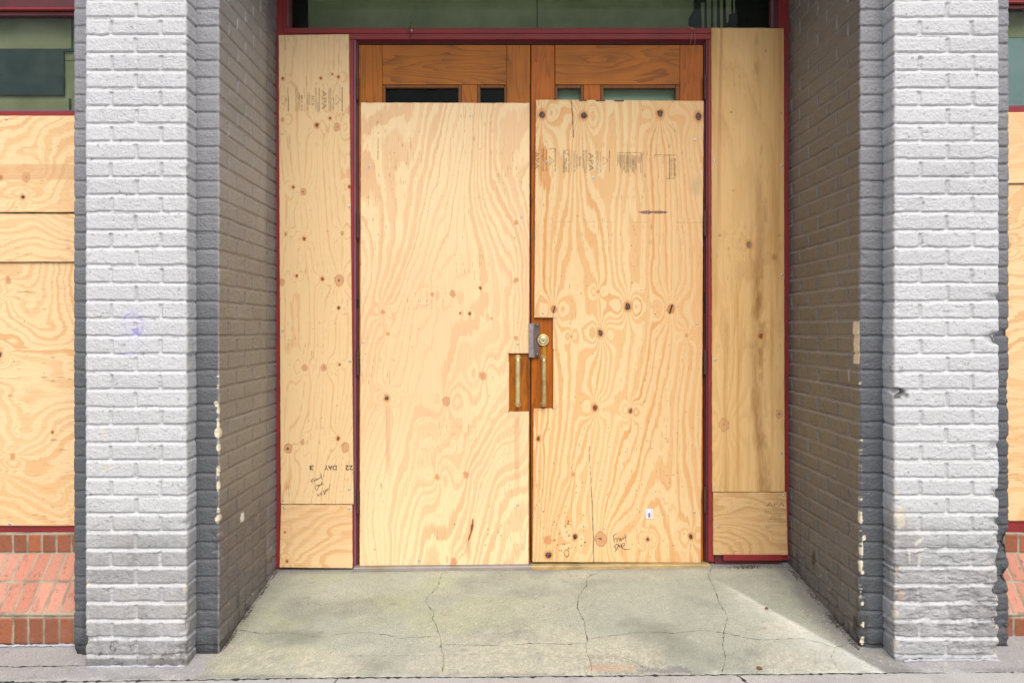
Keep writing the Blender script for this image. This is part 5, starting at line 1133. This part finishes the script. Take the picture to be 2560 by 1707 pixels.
ip = empty('reflection_panel', (2.6, 0.43, 1.7), 'grey-blue panels painted as the reflection in the right window', 'panel')  # panels carry the painted reflection of the right pane
ib('board', M['olive'], 2440, -10, 3060, 95); ib('board', M['slate'], 2440, 96, 3060, 330)  # not real boards: panels of the right pane's painted reflection

# brick sills below the windows
def sill(x0, x1, lab, seed):
    prof = [(0.160, -0.02), (0.160, 0.1385), (0.329, 0.3496), (0.329, 0.437), (0.40, 0.437)]
    st_ = 0.0036; pts = []; 
    for si, ((ya, za), (yb, zb)) in enumerate(zip(prof, prof[1:])):
        ln = math.hypot(yb - ya, zb - za); n = max(2, int(ln / st_)); 
        for i in range(n): pts.append((ya + (yb - ya) * i / n, za + (zb - za) * i / n, si, ln * i / n, ln, (yb - ya) / ln, (zb - za) / ln))
    Yp, Zp, SI, T, LN, DY, DZ = [np.array(v)[:, None] for v in zip(*pts)]
    xs = np.arange(x0, x1 + 1e-6, st_)[None, :]; X = xs + 0 * Yp; Tt = T + 0 * X; SI = SI + 0 * X; LNt = LN + 0 * X
    pitch = 0.0655; Xj = X + 0.002 * fbm(X * 30, (Zp + 0 * X) * 30, seed, 3) - np.where(SI == 2, 0.017, np.where(SI == 0, 0.004, 0.0))
    bi = np.floor(Xj / pitch); xc = Xj / pitch - bi; dx = np.minimum(xc, 1 - xc) * pitch
    dt = np.where(SI == 0, np.minimum(np.abs(Tt - 0.033), np.abs(Tt - 0.150)), np.where(SI == 1, np.minimum(np.minimum(np.abs(Tt - 0.004), np.abs(Tt - LNt * 0.515)), np.abs(LNt - Tt)), np.where(SI == 2, np.minimum(Tt, LNt - Tt), 0)))
    dt = dt + 0.001 * fbm(X * 60, Tt * 60, seed + 2, 2)
    row = SI * 3 + (SI == 1) * (Tt > LNt * 0.515)
    m = np.minimum(ss(0.0035, 0.0065, dx), ss(0.0035, 0.0065, dt)); m = m * np.where((SI == 0) & (Tt < 0.033), 0.0, 1.0) * (SI < 3)
    H = 0.0055 * m * (1 + 0.35 * (hsh(bi * 3 + row * 7, seed) - 0.5)) + 0.0008 * fbm(X * 80, Tt * 80, seed + 4, 3) + np.where(SI == 1, 0.006 * ss(0.02, 0.0, Tt), 0)
    ny_, nz_ = -DZ, DY      # outward normal of the profile
    V = np.stack([X, Yp + ny_ * H, Zp + nz_ * H], -1)
    r = hsh(bi * 5.1 + row * 2.3, seed + 1); r2 = hsh(bi * 2.7 + row * 9.3, seed + 2)
    top = mixc(np.ones(X.shape + (3,)) * L(192, 142, 122), L(182, 124, 104), r); face = mixc(np.ones(X.shape + (3,)) * L(160, 98, 68), L(134, 86, 66), r)
    C = np.where((SI == 1)[..., None], top, face) * (0.9 + 0.2 * r2[..., None])
    C = mixc(C, L(150, 102, 96), 0.6 * ss(0.1, 0.6, fbm(X * 22, Tt * 12, seed + 6, 4, 0.7)))
    C = mixc(C, L(104, 78, 78), 0.6 * ss(0.48, 0.7, fbm(X * 40, Tt * 30, seed + 7, 3, 0.7)))
    mort = np.ones(X.shape + (3,)) * L(164, 154, 134); mort = mixc(mort, L(112, 106, 96), ss(-0.1, 0.5, fbm(X * 14, Tt * 14, seed + 8, 3)) * 0.7)
    C = C * m[..., None] + mort * (1 - m[..., None])
    C = mixc(C, L(86, 80, 74), 0.8 * ((SI == 0) & (Tt < 0.036)) * 1.0)
    return tag(np_obj('brick_sill', V, grid_q(*X.shape), M['raw_brick'], cols=C, origin=((x0 + x1) / 2, 0.2, 0.0)), lab, 'brick sill', 'sloping brick sills')
sill(-3.35, -1.776, 'sloping salmon brick sill under the left window', 700); sill(2.06, 3.35, 'sloping salmon brick sill under the right window', 740)
bead('paint_line', [(-3.3, 0.146, zg(-3.3, 0.15) + .004), (-1.80, 0.143, zg(-1.8, 0.15) + .004)], 0.006, M['caulk'], wl, seed=9)

# unseen beam added above the front to shade its top, plus closing walls
bm = bmesh.new(); box(bm, -3.9, -3.352, 0.10, 1.31, -0.1, 3.37, 0); box(bm, 3.352, 3.9, 0.10, 1.31, -0.1, 3.37, 0); box(bm, -3.9, 3.9, 0.47, 1.3, 3.38, 3.9, 0); box(bm, -3.9, 3.9, 0.09, 0.46, 3.38, 3.9, 0); box(bm, -3.4, -1.195, 0.47, 0.5, -0.05, 3.38, 0); box(bm, 1.485, 3.4, 0.47, 0.5, -0.05, 3.38, 0); box(bm, -3.4, 3.4, 1.25, 1.3, -0.05, 3.38, 0)
tag(bm_obj('walls_and_shade_beam', bm, M['unseen_plaster'], origin=(0, 0.5, 2.98)), 'plain unseen walls and a beam added over the doorway to shade its top', 'wall')

# ------------------------------------------------------------------ small things
def wirething(name, label, cat, pts, r, mat, n=6):
    bm = bmesh.new(); tube(bm, pts, r, n); return tag(bm_obj(name, bm, mat, origin=pts[0], smooth=True), label, cat)
yw = YB - 0.007
w3 = lambda a, b, dy=0.0: ((a - VX) / S(yw + dy), yw + dy, CZ + (HY - b) / S(yw + dy))
wirething('rusty_wire', 'bent bit of rusty wire sticking up from the frame above the left door', 'wire', [w3(1031,54,-.02), w3(1026,64,-.012), w3(1020,77,-.006), w3(1022,84), w3(1027,82,-.008), w3(1029,86), w3(1024,88,-.004), w3(1027,95), w3(1028,102)], 0.0016, M['wire'])
bm = bmesh.new(); x, y, z = w3(1029, 76); disc(bm, x, y + 0.004, z, [(0.0062, 0), (0.0062, -0.002), (0.004, -0.004), (0.001, -0.0045)], 12)
tag(bm_obj('screw_head', bm, M['screw'], origin=(x, y, z), smooth=True), 'single silver screw in the red rail beside the rusty wire', 'screw')
bm = bmesh.new()
tube(bm, [w3(1722,68,-.004), w3(1727,71,-.010), w3(1733,70,-.008), w3(1736,73), w3(1732,75,-.008), w3(1729,72,-.012)], 0.002, 6)
tube(bm, [w3(1730,74), w3(1729,86), w3(1728,97,-.003), w3(1726,110,-.002), w3(1724,122)], 0.0009, 5); tube(bm, [w3(1734,74), w3(1737,86), w3(1738,98,-.003), w3(1737,108), w3(1734,118), w3(1732,124)], 0.0009, 5)
tag(bm_obj('jute_string', bm, M['string'], origin=w3(1730, 72), smooth=True), 'thin string knotted on the red rail above the right door', 'string')
def leaf(px, py, r, lab, seed):
    x, y = on_floor(px, py); rr = random.Random(seed); bm = bmesh.new(); n = 12
    c = bm.verts.new((x, y, zg(x, y) + 0.006)); ring = []
    for k in range(n):
        a = 2 * math.pi * k / n; q = r * (1 + 0.25 * math.sin(2 * a + seed)) * rr.uniform(0.88, 1.08)
        ring.append(bm.verts.new((x + q * math.cos(a) * 1.1, y + q * math.sin(a) * 1.5, zg(x, y) + 0.004 + 0.006 * abs(math.sin(a)))))
    for k in range(n): bm.faces.new((c, ring[k], ring[(k + 1) % n]))
    st_ = tag(bm_obj('fallen_leaf', bm, M['leaf'], origin=(x, y, zg(x, y)), smooth=True), lab, 'leaf', 'dry leaves on the floor')
    sol = st_.modifiers.new('t', 'SOLIDIFY'); sol.thickness = 0.0008
leaf(1917, 1523, 0.007, 'small brown leaf lying on the concrete beside the painted wedge of light', 1); leaf(1899, 1673, 0.0085, 'small brown leaf lying at the front seam of the recess floor', 2)

# ------------------------------------------------------------------ light, sky, camera
w = bpy.data.worlds.new('World'); bpy.context.scene.world = w; w.use_nodes = True; nt = w.node_tree
bg = nt.nodes['Background']; sky = nt.nodes.new('ShaderNodeTexSky'); sky.sky_type = 'NISHITA'; sky.sun_disc = False
EL, AZ = 52.0, 10.0       # degrees; sun stands in front of the wall, to the right
sky.sun_elevation = math.radians(EL); sky.air_density = 1.0; sky.dust_density = 3.5; sky.ozone_density = 0.6
sd = Vector((math.sin(math.radians(AZ)) * math.cos(math.radians(EL)), -math.cos(math.radians(AZ)) * math.cos(math.radians(EL)), math.sin(math.radians(EL))))
sky.sun_rotation = math.atan2(sd.x, sd.y)
bg.inputs[1].default_value = 0.15; nt.links.new(sky.outputs[0], bg.inputs[0])
sl = bpy.data.lights.new('sun', 'SUN'); sl.energy = 2.7; sl.angle = math.radians(52); sl.color = (1.0, 0.965, 0.92)
so = bpy.data.objects.new('sun', sl); col.objects.link(so); so.rotation_euler = (-sd).to_track_quat('-Z', 'Y').to_euler(); so.location = sd * 20
cd = bpy.data.cameras.new('camera'); co_ = bpy.data.objects.new('camera', cd); col.objects.link(co_)
co_.location = (0, CY, CZ); co_.rotation_euler = (math.radians(90), 0, 0)
cd.sensor_width = 36.0; cd.lens = F / 2560.0 * 36.0; cd.shift_x = (1280 - VX) / 2560.0; cd.shift_y = -(853.5 - HY) / 2560.0
cd.clip_start = 0.05; cd.clip_end = 2000
sc = bpy.context.scene; sc.camera = co_
sc.view_settings.view_transform = 'Standard'; sc.view_settings.look = 'None'; sc.view_settings.exposure = 0; sc.view_settings.gamma = 1
for o in list(col.objects):
    for k in ('_s', '_y'):
        if k in o: del o[k]
print('verts', sum(len(o.data.vertices) for o in col.objects if o.type == 'MESH'))
